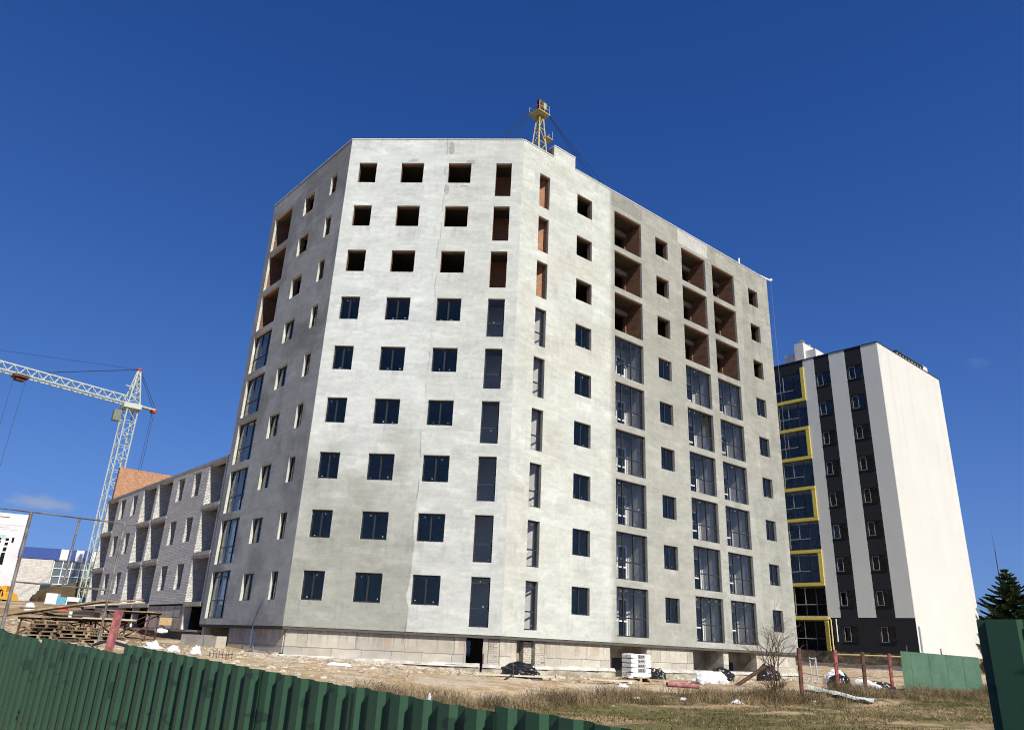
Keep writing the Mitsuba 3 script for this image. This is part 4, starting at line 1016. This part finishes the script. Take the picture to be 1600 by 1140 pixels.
m.tube((-10.78, 30, -.68), (-9.9, 30.05, -.66), .012, sides=4); m.tube((-11.7, 30, -.75), (-10.7, 30, -.72), .012, sides=4)
put(thing('rebar_cage', 'row of thin rusty rebar rods sticking up behind the near fence', 'rebar'), m, 'm_rust')
m = MB(); m.path([(-12.2, 24.2, -.45), (-11.2, 23, -.30), (-10.2, 22, -.40), (-9.3, 21.4, -.58), (-8.4, 21, -.95)], .045, 6); put(thing('bent_pipe', 'dark bent pipe arching on the ground behind the pink post', 'pipe'), m, 'm_cable', 40)

# davit on the far roof corner
DV = thing('roof_davit', 'small white rope davit on the far roof corner of the grey block', 'davit')
c = FR.P(24.9, -.3, ZT); m = MB(); m.bar(FR.P(22.9, -.4, ZT), FR.P(22.9, -.4, ZT + .9), .09); m.bar(FR.P(22.6, -.4, ZT + .35), FR.P(23.2, -.4, ZT + .35), .07); part(DV, 'stand', m, 'm_pvc')
m = MB(); m.bar(FR.P(24.3, -.3, ZT + .22), FR.P(26.9, -.1, ZT + .22), .10); part(DV, 'arm', m, 'm_pvc')
m = MB(); m.tube(FR.P(26.85, -.1, ZT + .2), FR.P(26.85, -.1, 14), .012, sides=4); part(DV, 'rope', m, 'm_galv')
m = MB(); m.mesh(trimesh.creation.icosphere(1, .13).apply_translation(FR.P(26.85, -.1, ZT + .3))); part(DV, 'pulley', m, 'm_pvc')

# ---------------------------------------------------------------- banner on its pipe frame
BN = thing('banner_stand', 'rusty pipe stand carrying the banner at the left edge', 'banner stand')
for (a, b, r) in (((-17.48, 28, 3.92), (-17.42, 28, -1.0), .06), ((-13.97, 28, 3.67), (-13.98, 28, -1.0), .04), ((-20.9, 28, 4.16), (-20.8, 28, -.8), .06)):
    m = MB(); m.tube(a, b, r, sides=7); part(BN, 'post', m, 'm_steel', 40)
m = MB(); m.tube((-15.67, 28.02, 3.76), (-15.69, 28.02, 1.34), .035, sides=6); part(BN, 'strut', m, 'm_steel', 40)
for (a, b) in (((-21.4, 28.03, 4.22), (-13.4, 28.03, 3.62)), ((-21.4, 28.03, 1.62), (-13.9, 28.03, 1.30))):
    m = MB(); m.tube(a, b, .032, sides=6); part(BN, 'rail', m, 'm_steel', 40)
def banner_surface(u, v): return np.stack([-20.75 + 3.24 * u, 27.93 + .05 * np.sin(u * 9 + v * 3) * (1 - v) + .10 * np.abs(meshkit.fbm(np.stack([u * 3 + v * 2, v * 3 - u, u * 0 + 4], -1), 3) - .5), 1.30 + .12 * (1 - u) + (2.55 - .05 * u) * v - .32 * (1 - u) * (1 - v) * u * 2 - .03 * np.sin(u * 12) * (v < .04)], -1)
def banner_patch(u0, u1, v0, v1, nu, nv, off=0.0):
    uu, vv = np.meshgrid(np.linspace(u0, u1, nu), np.linspace(v0, v1, nv)); p = banner_surface(uu.ravel(), vv.ravel()); p[:, 1] -= off
    i, j = np.meshgrid(np.arange(nu - 1), np.arange(nv - 1)); a = (j * nu + i).ravel()
    return trimesh.Trimesh(p, np.vstack([np.stack([a, a + 1, a + nu + 1], 1), np.stack([a, a + nu + 1, a + nu], 1)]), process=False)
BA = num('banner'); labels[BA] = {'label': 'white printed tarpaulin banner with a picture of tower blocks, hung on the pipe frame', 'category': 'banner'}
put(BA, banner_patch(0, 1, 0, 1, 40, 32), 'm_banner', True)
for (a, b, c_, d_, mat) in ((.0, .73, .66, .70, 'm_print_sky'), (.0, .60, .28, .655, 'm_print_beige'), (.0, .595, .27, .45, 'm_print_red'), (.60, .635, .24, .66, 'm_banner'), (.64, .69, .23, .52, 'm_print_black'), (.645, .685, .535, .57, 'm_print_black'), (.645, .685, .59, .62, 'm_print_black'), (.645, .685, .635, .66, 'm_print_black'), (.73, .775, .30, .46, 'm_print_black'), (.735, .775, .48, .535, 'm_print_black'), (.735, .775, .56, .60, 'm_print_black'), (.735, .775, .625, .66, 'm_print_black'), (.81, .835, .60, .67, 'm_print_black'),
                     (.55, .93, .835, .842, 'm_print_grey'), (.2, .75, .80, .808, 'm_print_grey'), (.40, .85, .775, .781, 'm_print_grey'), (.3, .72, .94, .948, 'm_print_red')):
    part(BA, 'print', banner_patch(a + (.075 if a else 0), b + .075, c_, d_, 8, 6, .006 if mat != 'm_print_red' else .009), mat)

# ---------------------------------------------------------------- trestles, boards and pallets on the left
def trestle(c, w, h, rot, lab, n=2, mat='m_rust'):
    c = (c[0], c[1], gz(c[0], c[1]))
    T_ = thing('trestle', lab, 'trestle'); cr, sr_ = math.cos(rot), math.sin(rot); g = c[2]
    R = lambda x, y, z: (c[0] + x * cr - y * sr_, c[1] + x * sr_ + y * cr, g + z)
    for x in np.linspace(-w / 2, w / 2, n):
        for y in (-.5, .5):
            m = MB(); m.bar(R(x, y * 1.2, -.2), R(x, y, h), .06); part(T_, 'leg', m, mat)
        m = MB(); m.bar(R(x, -.55, h * .45), R(x, .55, h * .45), .045); part(T_, 'tie', m, mat)
    for x0, x1 in zip(np.linspace(-w / 2, w / 2, n)[:-1], np.linspace(-w / 2, w / 2, n)[1:]):
        for y in (-.5, .5):
            m = MB(); m.bar(R(x0, y * 1.15, .1), R(x1, y, h - .05), .045); part(T_, 'brace', m, mat)
            m = MB(); m.bar(R(x1, y * 1.15, .1), R(x0, y, h - .05), .045); part(T_, 'brace', m, mat)
    for y in (-.5, .5):
        m = MB(); m.bar(R(-w / 2 - .15, y, h), R(w / 2 + .15, y, h), .07); part(T_, 'beam', m, mat)
    for i in range(6):
        m = MB(); o = RNG.uniform(-.15, .15); m.box(R(o, -.6 + i * .24, h + .065), (w + .5, .21, .05), rot); part(T_, 'board', m, 'm_oldwood' if i % 3 else 'm_wood')
    return T_
trestle((-18.0, 35.0, -.62), 2.6, .92, .02, 'low rusty trestle table with dark boards behind the near fence', 3)
trestle((-20.2, 36.3, -.42), 2.6, .70, .08, 'left trestle table carrying the long pale board', 2)
trestle((-19.2, 41.5, -.35), 2.2, 1.25, -.02, 'higher trestle standing behind, next to the brick building', 2)
plank((-20.15, 35.9, .80), 4.7, .75, .07, .05, 'long pale board sloping up to the right over the trestles', 'm_wood', .185, 'board', 'board')
plank((-18.7, 37.8, 1.12), 3.2, .25, .06, -.02, 'upper narrow board above the sloping board', 'm_pale_wood', .10, 'board', 'board')
plank((-18.4, 38.0, 1.28), 2.2, .22, .05, .06, 'topmost short board crossing near the brick building', 'm_wood', .12, 'board', 'board')
plank((-16.9, 34.4, .42), 2.2, .3, .06, 0, 'pale board at the right end of the low trestle', 'm_pale_wood', 0, 'board', 'board')
m = MB(); m.box((-20.9, 40, .55), (1.1, .8, .45), .1); put(thing('crate', 'dark open crate under the high trestle boards', 'crate'), m, 'm_bitumen')
m = MB(); m.box((-21.42, 39.75, .55), (.14, .5, .42), .1); put(thing('white_board', 'small white board leaning on the dark crate', 'board'), m, 'm_pvc')
def pallet(c, rot, lab, mat='m_oldwood', tilt=0.0):
    k = thing('pallet', lab, 'pallet', 'heap of old pallets under the trestles'); cr, sr_ = math.cos(rot), math.sin(rot)
    R = np.array([[math.cos(tilt), 0, -math.sin(tilt)], [0, 1, 0], [math.sin(tilt), 0, math.cos(tilt)]])
    def b(x, y, z, s, nm):
        o = R @ np.array([x, y, z]); m = MB(); m.box((c[0] + o[0] * cr - o[1] * sr_, c[1] + o[0] * sr_ + o[1] * cr, c[2] + o[2]), s, rot, R); part(k, nm, m, mat)
    for i in range(5): b(0, -.4 + .2 * i, .12, (1.2, .12, .022), 'plank')
    for i in range(3): b(-.5 + .5 * i, 0, .06, (.1, .9, .09), 'bearer')
    for y in (-.4, 0, .4): b(0, y, 0.0, (1.2, .1, .022), 'plank')
for j, (x, n) in enumerate(((-19.0, 5), (-17.7, 4), (-16.6, 3))):
    for k in range(n):
        pallet((x + RNG.uniform(-.12, .12), 33.7 + RNG.uniform(-.1, .1), gz(x, 33.7) + .05 + .145 * k), RNG.uniform(-.12, .12), f'weathered pallet in the {("left", "middle", "right")[j]} stack under the trestles, {("bottom one", "second from below", "third from below", "fourth from below", "top one of five")[k]}', 'm_oldwood' if (k + j) % 2 else 'm_wood', RNG.uniform(-.03, .03))
for i, (x, y, z, L, r, ti, lab, mt) in enumerate(((-17.4, 34.0, .25, 1.9, .3, .25, 'grey plank leaning against the low trestle from the right', 'm_oldwood'), (-19.6, 34.2, .18, 1.6, -.2, -.35, 'pale plank leaning against the left pallets', 'm_wood'), (-18.6, 33.0, .05, 2.4, .05, .02, 'weathered plank lying in front of the pallet stacks', 'm_oldwood'), (-16.4, 35.2, .42, 1.7, .6, .5, 'dark beam propped at the right trestle end', 'm_rust'), (-20.6, 35.0, .35, 1.5, .9, .6, 'dark beam propped below the sloping board', 'm_rust'), (-18.9, 35.1, 1.02, 1.5, .12, .0, 'dark board on top of the low trestle table', 'm_oldwood'), (-17.2, 35.3, 1.04, 1.7, -.08, .02, 'warped pale board on top of the low trestle table', 'm_pale_wood'))):
    plank(gh(x, y, z), L, .16, .05, r, lab, mt, ti)
put(thing('cardboard_box', 'brown cardboard box in a basement opening of the brick building', 'box'), rough_block(WL.P(22.6, .5, .62), (.7, .5, .45), .4, .02, 2), 'm_cardboard')
put(thing('plastic_bag', 'white bag below the brown cardboard box', 'bag'), lump(WL.P(22.3, .6, -.05), (.8, .7, .45), 33, .3, .08, 4), 'm_white_film', 50)

# machines and goods far left
def wheel(parent, c, r, w, ax):
    m = MB(); c = np.asarray(c, float); ax = np.asarray(ax, float) / np.linalg.norm(ax); m.tube(c - ax * w / 2, c + ax * w / 2, r, r, 16); k = part(parent, 'wheel', m, 'm_rubber', 40)
    m = MB(); m.tube(c - ax * (w / 2 + .01), c + ax * (w / 2 + .01), r * .45, r * .45, 10); part(k, 'rim', m, 'm_galv', 40)
LO = thing('loader', 'orange yellow wheel loader with raised arm, cut by the left edge', 'loader'); lx, ly = -51.2, 80.0; lg = gz(lx, ly)
m = MB(); m.box((lx - .3, ly, lg + 1.05), (2.6, 1.5, .8), .2); m.box((lx - 1.0, ly, lg + 1.6), (1.1, 1.3, .5), .2); part(LO, 'body', m, 'm_loader')
m = MB(); m.box((lx + .1, ly, lg + 2.0), (.9, 1.2, 1.0), .2); part(LO, 'cab', m, 'm_cabglass')
m = MB(); m.box((lx + .1, ly, lg + 2.54), (1.05, 1.3, .1), .2); part(LO, 'cab_roof', m, 'm_loader')
for s in (-.45, .45): m = MB(); m.bar((lx - .5, ly - .3 + s, lg + 2.9), (lx + 1.0, ly + s, lg + .9), .2); part(LO, 'arm', m, 'm_loader')
m = MB(); m.hexa(np.array([(lx + .9, ly - .9, lg + .15), (lx + 1.7, ly - .8, lg + .1), (lx + 1.7, ly + 1.1, lg + .1), (lx + .9, ly + 1.0, lg + .15), (lx + .9, ly - .9, lg + .95), (lx + 1.3, ly - .8, lg + .8), (lx + 1.3, ly + 1.1, lg + .8), (lx + .9, ly + 1.0, lg + .95)])); part(LO, 'bucket', m, 'm_loader')
for s in (-1.1, .6):
    for t in (-.75, .75): wheel(LO, (lx + s, ly + t, lg + .55), .55, .4, (-.2, 1, 0))
TR = thing('tractor', 'small dark green tractor with pale cab frame beyond the boards', 'tractor'); lx, ly = -58.0, 99.5; lg = gz(lx, ly)
m = MB(); m.box((lx, ly, lg + 1.0), (.9, 2.0, .5), .3); part(TR, 'body', m, 'm_tractor')
m = MB(); m.box((lx, ly + .2, lg + 1.75), (1.0, .9, .9), .3); part(TR, 'cab', m, 'm_cabglass')
m = MB(); m.box((lx, ly + .2, lg + 2.25), (1.1, 1.0, .1), .3); part(TR, 'cab_roof', m, 'm_galv')
for x, y, r in ((-.6, .6, .7), (.6, .6, .7), (-.45, -.9, .4), (.45, -.9, .4)): wheel(TR, (lx + x, ly + y, lg + r), r, .3, (1, .3, 0))
for (x, y), s, sd, mat, nm, lab in (((-34.5, 58), (.75, .6, .62), 41, 'm_white_film', 'bulk_bag', 'white bulk bag in front of the green tractor'),): put(thing(nm, lab, 'bag'), lump(gh(x, y, -.05), s, sd, .25, .05, 3), mat, 50)
for (x, y, z, s, mat, nm, lab) in ((-39.8, 70, .35, (.9, .9, .9), 'm_pvc', 'white_stack', 'white wrapped block stack behind the tractor'), (-38.9, 70, .25, (.7, .7, .7), 'm_bluebox', 'blue_stack', 'light blue wrapped stack beside the white stack'), (-37.9, 70, .3, (1.0, .7, .8), 'm_pvc', 'white_stack', 'white wrapped stack in front of the glazed hall'), (-36.6, 70, .45, (.9, .8, .8), 'm_bluebox', 'blue_stack', 'blue wrapped stack nearest to the brick building'), (-33.4, 60.5, .25, (.55, .5, .5), 'm_red', 'red_canister', 'bright red canister box on the boards'), (-36.9, 69, .2, (1.6, .8, .5), 'm_bitumen', 'dark_stack', 'dark low stack in front of the blue wrapped stack')):
    put(thing(nm, lab, 'canister' if 'can' in nm else 'stack'), rough_block(gh(x, y, z), s, .25, .03, 2, int(abs(x) * 10)), mat)
for i, (x, y, L, r) in enumerate(((-32.6, 58, 3.0, .1), (-31.8, 57.5, 2.6, -.05), (-33.0, 56.6, 2.4, .15), (-30.8, 58.6, 2.8, 0))): plank(gh(x, y, .25 + .1 * i), L, .5, .1, r, ('pale board lying beside the tractor', 'grey board lying to the right of the tractor', 'brown board in front of the tractor', 'reddish board lying against the brick building')[i], ('m_wood', 'm_oldwood', 'm_oldwood', 'm_rust')[i], .03, 'board', 'board')

# hall building far left
HB = thing('hall_building', 'long industrial hall with pale brick wall, blue and white fascia and grid glazing', 'building')
HF = Face((-84, 104.4), (24.6, 5.6)); hz = 2.0
m = MB(); HF.box(m, 0, 21.3, -.5, 0, hz, 8.85); part(HB, 'brick_wall', m, 'm_hallbrick')
m = MB(); HF.box(m, -.1, 40, -25, -.6, hz, 8.5); part(HB, 'body', m, 'm_concrete')
m = MB(); HF.box(m, -.1, 22.0, -.6, .12, 8.86, 10.35); part(HB, 'fascia', m, 'm_bluepanel')
for i in range(12): m = MB(); HF.box(m, 22.01 + i * 1.0, 23.0 + i * 1.0, -.6, .11, 8.86, 10.3); part(HB, 'fascia_panel', m, 'm_hallwhite' if i % 2 == 0 else 'm_bluepanel')
for i in range(9):
    for j in range(4): m = MB(); HF.box(m, 21.45 + i * 1.15, 22.5 + i * 1.15, -.3, -.2, 4.6 + j * 1.05, 5.55 + j * 1.05); part(HB, 'pane', m, 'm_hallglass')
for i in range(10): m = MB(); HF.box(m, 21.35 + i * 1.15, 21.45 + i * 1.15, -.32, -.1, 4.5, 8.85); part(HB, 'mullion', m, 'm_hallwhite')
for j in range(5): m = MB(); HF.box(m, 21.35, 32, -.31, -.105, 4.5 + j * 1.05, 4.6 + j * 1.05); part(HB, 'transom', m, 'm_hallwhite')
m = MB(); HF.box(m, 21.3, 40, -.5, -.12, hz, 4.48); part(HB, 'base_wall', m, 'm_footing')
EB = struct('embankment', trimesh.Trimesh(*(lambda mm: (mm.vertices, mm.faces))(lump((-49.2, 94, 2.2), (13, 6, 2.9), 5, .12, .05, 5, .2)), process=False), 'm_browntree', 'brown earth embankment in front of the glazed hall', smooth=True)

# ---------------------------------------------------------------- bush, trees, mast
def twigs(base, n, h, spread, depth, seed, r0=.02, lean=0.3):
    rng = np.random.default_rng(seed); mb_ = MB()
    def grow(p, d, L, r, k):
        q = p + d * L; mid = (p + q) / 2 + rng.normal(0, .03 * L, 3)
        mb_.tube(p, mid, r, r * .85, 4, False); mb_.tube(mid, q, r * .85, r * .65, 4, False)
        if k == 0: return
        for _ in range(int(rng.integers(2, 4))):
            e = d + rng.normal(0, .42, 3); e[2] = abs(e[2]) * .8 + .15; e /= np.linalg.norm(e); t = rng.uniform(.45, 1)
            grow(p + d * L * t, e, L * rng.uniform(.5, .75), r * .6, k - 1)
    for i in range(n):
        a = rng.uniform(0, 2 * math.pi); d = np.array([math.cos(a) * spread, math.sin(a) * spread, 1.0]) * 1.0; d /= np.linalg.norm(d)
        grow(np.asarray(base, float) + rng.normal(0, .08, 3) * [1, 1, 0], d, h * rng.uniform(.35, .55), r0 * rng.uniform(.7, 1.1), depth)
    return mb_
BU = thing('bare_bush', 'leafless bush with thin upright twigs on the grass bank, left of the posts', 'bush')
part(BU, 'branches', twigs(gh(12.2, 35.3, -.05), 9, 3.6, .24, 4, 3, .024), 'm_twig')
part(BU, 'low_twigs', twigs(gh(12.1, 35.2, -.05), 22, 1.1, .9, 2, 5, .013), 'm_twig')
def spruce(base, H, R, seed, lab, group=None):
    rng = np.random.default_rng(seed); t = thing('spruce_tree', lab, 'tree', group); base = np.asarray(base, float)
    m = MB(); m.tube(base - Z3 * .5, base + Z3 * H * .98, .16 * H / 10, .02, 8); part(t, 'trunk', m, 'm_bark', 40)
    V, br = [], MB()
    nw = 22
    for w in range(nw):
        u = (w + .5) / nw; z = H * (.06 + .92 * u); L0 = R * (1 - u) ** .85 + .12
        for k in range(int(15 - 6 * u)):
            a = rng.uniform(0, 2 * math.pi); L = L0 * rng.uniform(.65, 1.12); rise = rng.uniform(-.2, .32) + .35 * u
            d = np.array([math.cos(a), math.sin(a), rise]); d /= np.linalg.norm(d); p = base + Z3 * z
            br.tube(p, p + d * L * .9, .03, .008, 4, False)
            side = np.cross(d, Z3); side /= np.linalg.norm(side)
            for q in np.linspace(.18, 1, max(4, int(L * 9))):
                c = p + d * L * q - Z3 * .12 * L * q * (1 - q) + Z3 * .12 * L * max(0, q - .7)
                wd = L * .34 * (1.08 - q) + .10
                for s in (-1, 1):
                    for _ in range(3):
                        e = c + side * s * wd * rng.uniform(.5, 1.1) + d * rng.uniform(.05, .25) * L * .5 + Z3 * rng.uniform(-.10, .04)
                        up = Z3 * rng.uniform(.03, .07) + d * rng.uniform(.02, .06)
                        V.append((c - up, e, c + up)); g = (c + e) / 2; V.append((g - Z3 * .10, g + side * s * .1 + d * .12, g + Z3 * .04))
    v = np.array(V).reshape(-1, 3); part(t, 'crown', trimesh.Trimesh(v, np.arange(len(v)).reshape(-1, 3), process=False), 'm_needle'); part(t, 'branches', br, 'm_bark')
    return t
spruce((49.4, 75, .2), 9.3, 5.0, 4, 'dark spruce tree standing right of the white end wall')
for i, (x, y, h, sd, lab) in enumerate(((46.0, 79, 5.6, 9, 'bare brown tree directly beside the white end wall'), (48.3, 84, 5.2, 10, 'bare brown tree behind the left half of the spruce'), (54.5, 88, 6.0, 12, 'bare brown tree at the right edge behind the spruce'))):
    t = thing('bare_tree', lab, 'tree', 'bare trees right of the white block'); g = gz(x, y); m = MB(); m.tube((x, y, g - .3), (x, y, g + h * .4), .16, .1, 7); part(t, 'trunk', m, 'm_bark', 40)
    part(t, 'crown', twigs((x, y, g + h * .12), 14, h * .62, .55, 4, sd, .05), 'm_browntree')
for i, (x, y, s, sd) in enumerate(((52, 92, (9, 4, 4.5), 3), (62, 96, (12, 5, 5), 4))):
    pass
AM = thing('antenna_mast', 'thin antenna mast rising behind the spruce tree', 'mast'); m = MB(); m.tube((66, 102, 1), (66.3, 102, 15.2), .11, .05, 5); part(AM, 'mast', m, 'm_cable'); m = MB(); m.tube((66.3, 102, 15.2), (66.3, 102, 17.6), .025, .015, 4); part(AM, 'whip', m, 'm_cable')
# far houses between the trees
for i, (x, y, w, d_, h, mat, lab) in enumerate(((57.0, 98, 7, 6, 4.6, 'm_hallwhite', 'low white house glimpsed behind the spruce'), (70.0, 104, 8, 6, 4.4, 'm_stone', 'low beige house at the far right behind the trees'))):
    g = gz(x, y); t = thing('house', lab, 'house'); m = MB(); m.box((x, y, g + h / 2 - .3), (w, d_, h * .9), .5); part(t, 'wall', m, mat)
    m = trimesh.creation.extrude_polygon(Polygon([(-d_ / 2 - .4, 0), (d_ / 2 + .4, 0), (0, 1.8)]), w + .6); v = m.vertices; v = np.stack([v[:, 2] - (w + .6) / 2, v[:, 0], v[:, 1]], -1); cr, sr_ = math.cos(.5), math.sin(.5)
    part(t, 'roof', trimesh.Trimesh(v @ np.array([[cr, sr_, 0], [-sr_, cr, 0], [0, 0, 1]]) + [x, y, g + h * .9 - .3], m.faces, process=False), 'm_rust')

# ---------------------------------------------------------------- ground cover
def blades(P, H, W, seed, lean=.35):
    rng = np.random.default_rng(seed); n = len(P); a = rng.uniform(0, 2 * math.pi, n); b = rng.uniform(0, 2 * math.pi, n)
    s = np.stack([np.cos(a), np.sin(a), a * 0], -1) * W[:, None] / 2; t = np.stack([np.cos(b), np.sin(b), b * 0], -1) * (H * lean * rng.uniform(.2, 1.5, n))[:, None]
    z = np.array([0, 0, 1.0]); v = np.stack([P - s, P + s, P + t * .45 + z * (H * .6)[:, None] + s * .7, P + t * .45 + z * (H * .6)[:, None] - s * .7, P + t * 1.3 + z * H[:, None]], 1)
    f = np.array([[0, 1, 2], [0, 2, 3], [3, 2, 4]]); return trimesh.Trimesh(v.reshape(-1, 3), (f[None] + (np.arange(n) * 5)[:, None, None]).reshape(-1, 3), process=False)


def on_ground(x, y, dz=-.03): return np.stack([x, y, ground_z(x, y) + (meshkit.fbm(np.stack([x * 1.9, y * 1.9, x * 0], -1), 4, 8) - .5) * .10 + dz], -1)


def berm_np(x): return np.interp(x, BERM[:, 0], BERM[:, 1])


rg = np.random.default_rng(21)
bx = rg.uniform(-4.5, 30, 30000); bo = rg.normal(-.9, .75, 30000); by = berm_np(bx) + bo
cl = meshkit.fbm(np.stack([bx * .9, by * .9, bx * 0], -1), 3, 4); keep = (cl > .38) & (bo < .6); bx, by, cl = bx[keep], by[keep], cl[keep]
struct('dry_grass', blades(on_ground(bx, by), rg.uniform(.16, .50, len(bx)) * (.5 + cl), rg.uniform(.008, .02, len(bx)), 1, .6), 'm_dryblade', 'dry brown winter grass along the bank', kind='stuff')
bx = rg.uniform(-3, 30, 90000); by = berm_np(bx) - rg.uniform(.3, 15, 90000); st = meshkit.fbm(np.stack([bx * .22 + by * .1, by * .85 - bx * .45, bx * 0 + 2], -1), 4)
keep = (st > .44) & (by > 12); bx, by = bx[keep], by[keep]
half = len(bx) // 2
struct('green_grass', blades(on_ground(bx[:half], by[:half]), rg.uniform(.04, .15, half), rg.uniform(.012, .03, half), 2, .9), 'm_greenblade', 'short greenish grass patches on the open ground', kind='stuff')
struct('short_dry_grass', blades(on_ground(bx[half:], by[half:]), rg.uniform(.04, .17, len(bx) - half), rg.uniform(.008, .02, len(bx) - half), 3, 1.1), 'm_dryblade', 'short dry grass on the open ground', kind='stuff')
tx = rg.uniform(0, 1, 2600); bx = 13.0 + 16.2 * tx + rg.normal(0, .25, 2600); by = berm_np(bx) + rg.normal(-.1, .22, 2600)
struct('tall_dry_grass', blades(on_ground(bx, by), rg.uniform(.25, .7, 2600) * rg.uniform(.4, 1, 2600), rg.uniform(.008, .018, 2600), 9, .5), 'm_dryblade', 'taller dry stalks along the foot of the far fence and posts', kind='stuff')
ico = trimesh.creation.icosphere(0)


def stones(x, y, r, seed):
    rr = np.random.default_rng(seed); n = len(x); c = on_ground(x, y, 0); s = r[:, None, None] * rr.uniform(.5, 1.4, (n, 12, 1)) * np.stack([rr.uniform(.7, 1.4, n), rr.uniform(.7, 1.4, n), rr.uniform(.35, .8, n)], -1)[:, None]
    return trimesh.Trimesh((ico.vertices[None] * s + c[:, None]).reshape(-1, 3), (ico.faces[None] + (np.arange(n) * 12)[:, None, None]).reshape(-1, 3), process=False)


n = 3800; t = rg.uniform(0, 1, n); seg = rg.uniform(0, LEN[1] + LEN[2], n)
pf = np.where(seg[:, None] < LEN[1], FF.o[:2] + FF.u[:2] * seg[:, None] + FF.n[:2] * (.3 + 4.5 * t[:, None] ** 2), FR.o[:2] + FR.u[:2] * (seg - LEN[1])[:, None] + FR.n[:2] * (.3 + 4.5 * t[:, None] ** 2))
pf = np.vstack([pf, np.stack([rg.uniform(-22, -3, 1900), rg.uniform(24, 40, 1900)], -1), np.stack([rg.uniform(-34, -22, 700), rg.uniform(36, 58, 700)], -1)])
struct('rubble', stones(pf[:, 0], pf[:, 1], rg.gamma(1.6, .028, len(pf)) + .012, 5), 'm_stone', 'scattered stones, brick bits and rubble along the building', kind='stuff')
xx, yy = rg.uniform(-3, 28, 260), rg.uniform(15, 44, 260); kp = yy < berm_np(xx); struct('pebbles', stones(xx[kp], yy[kp], rg.gamma(1.4, .016, kp.sum()) + .008, 6), 'm_stone', 'few small stones and scraps on the open grass', kind='stuff')
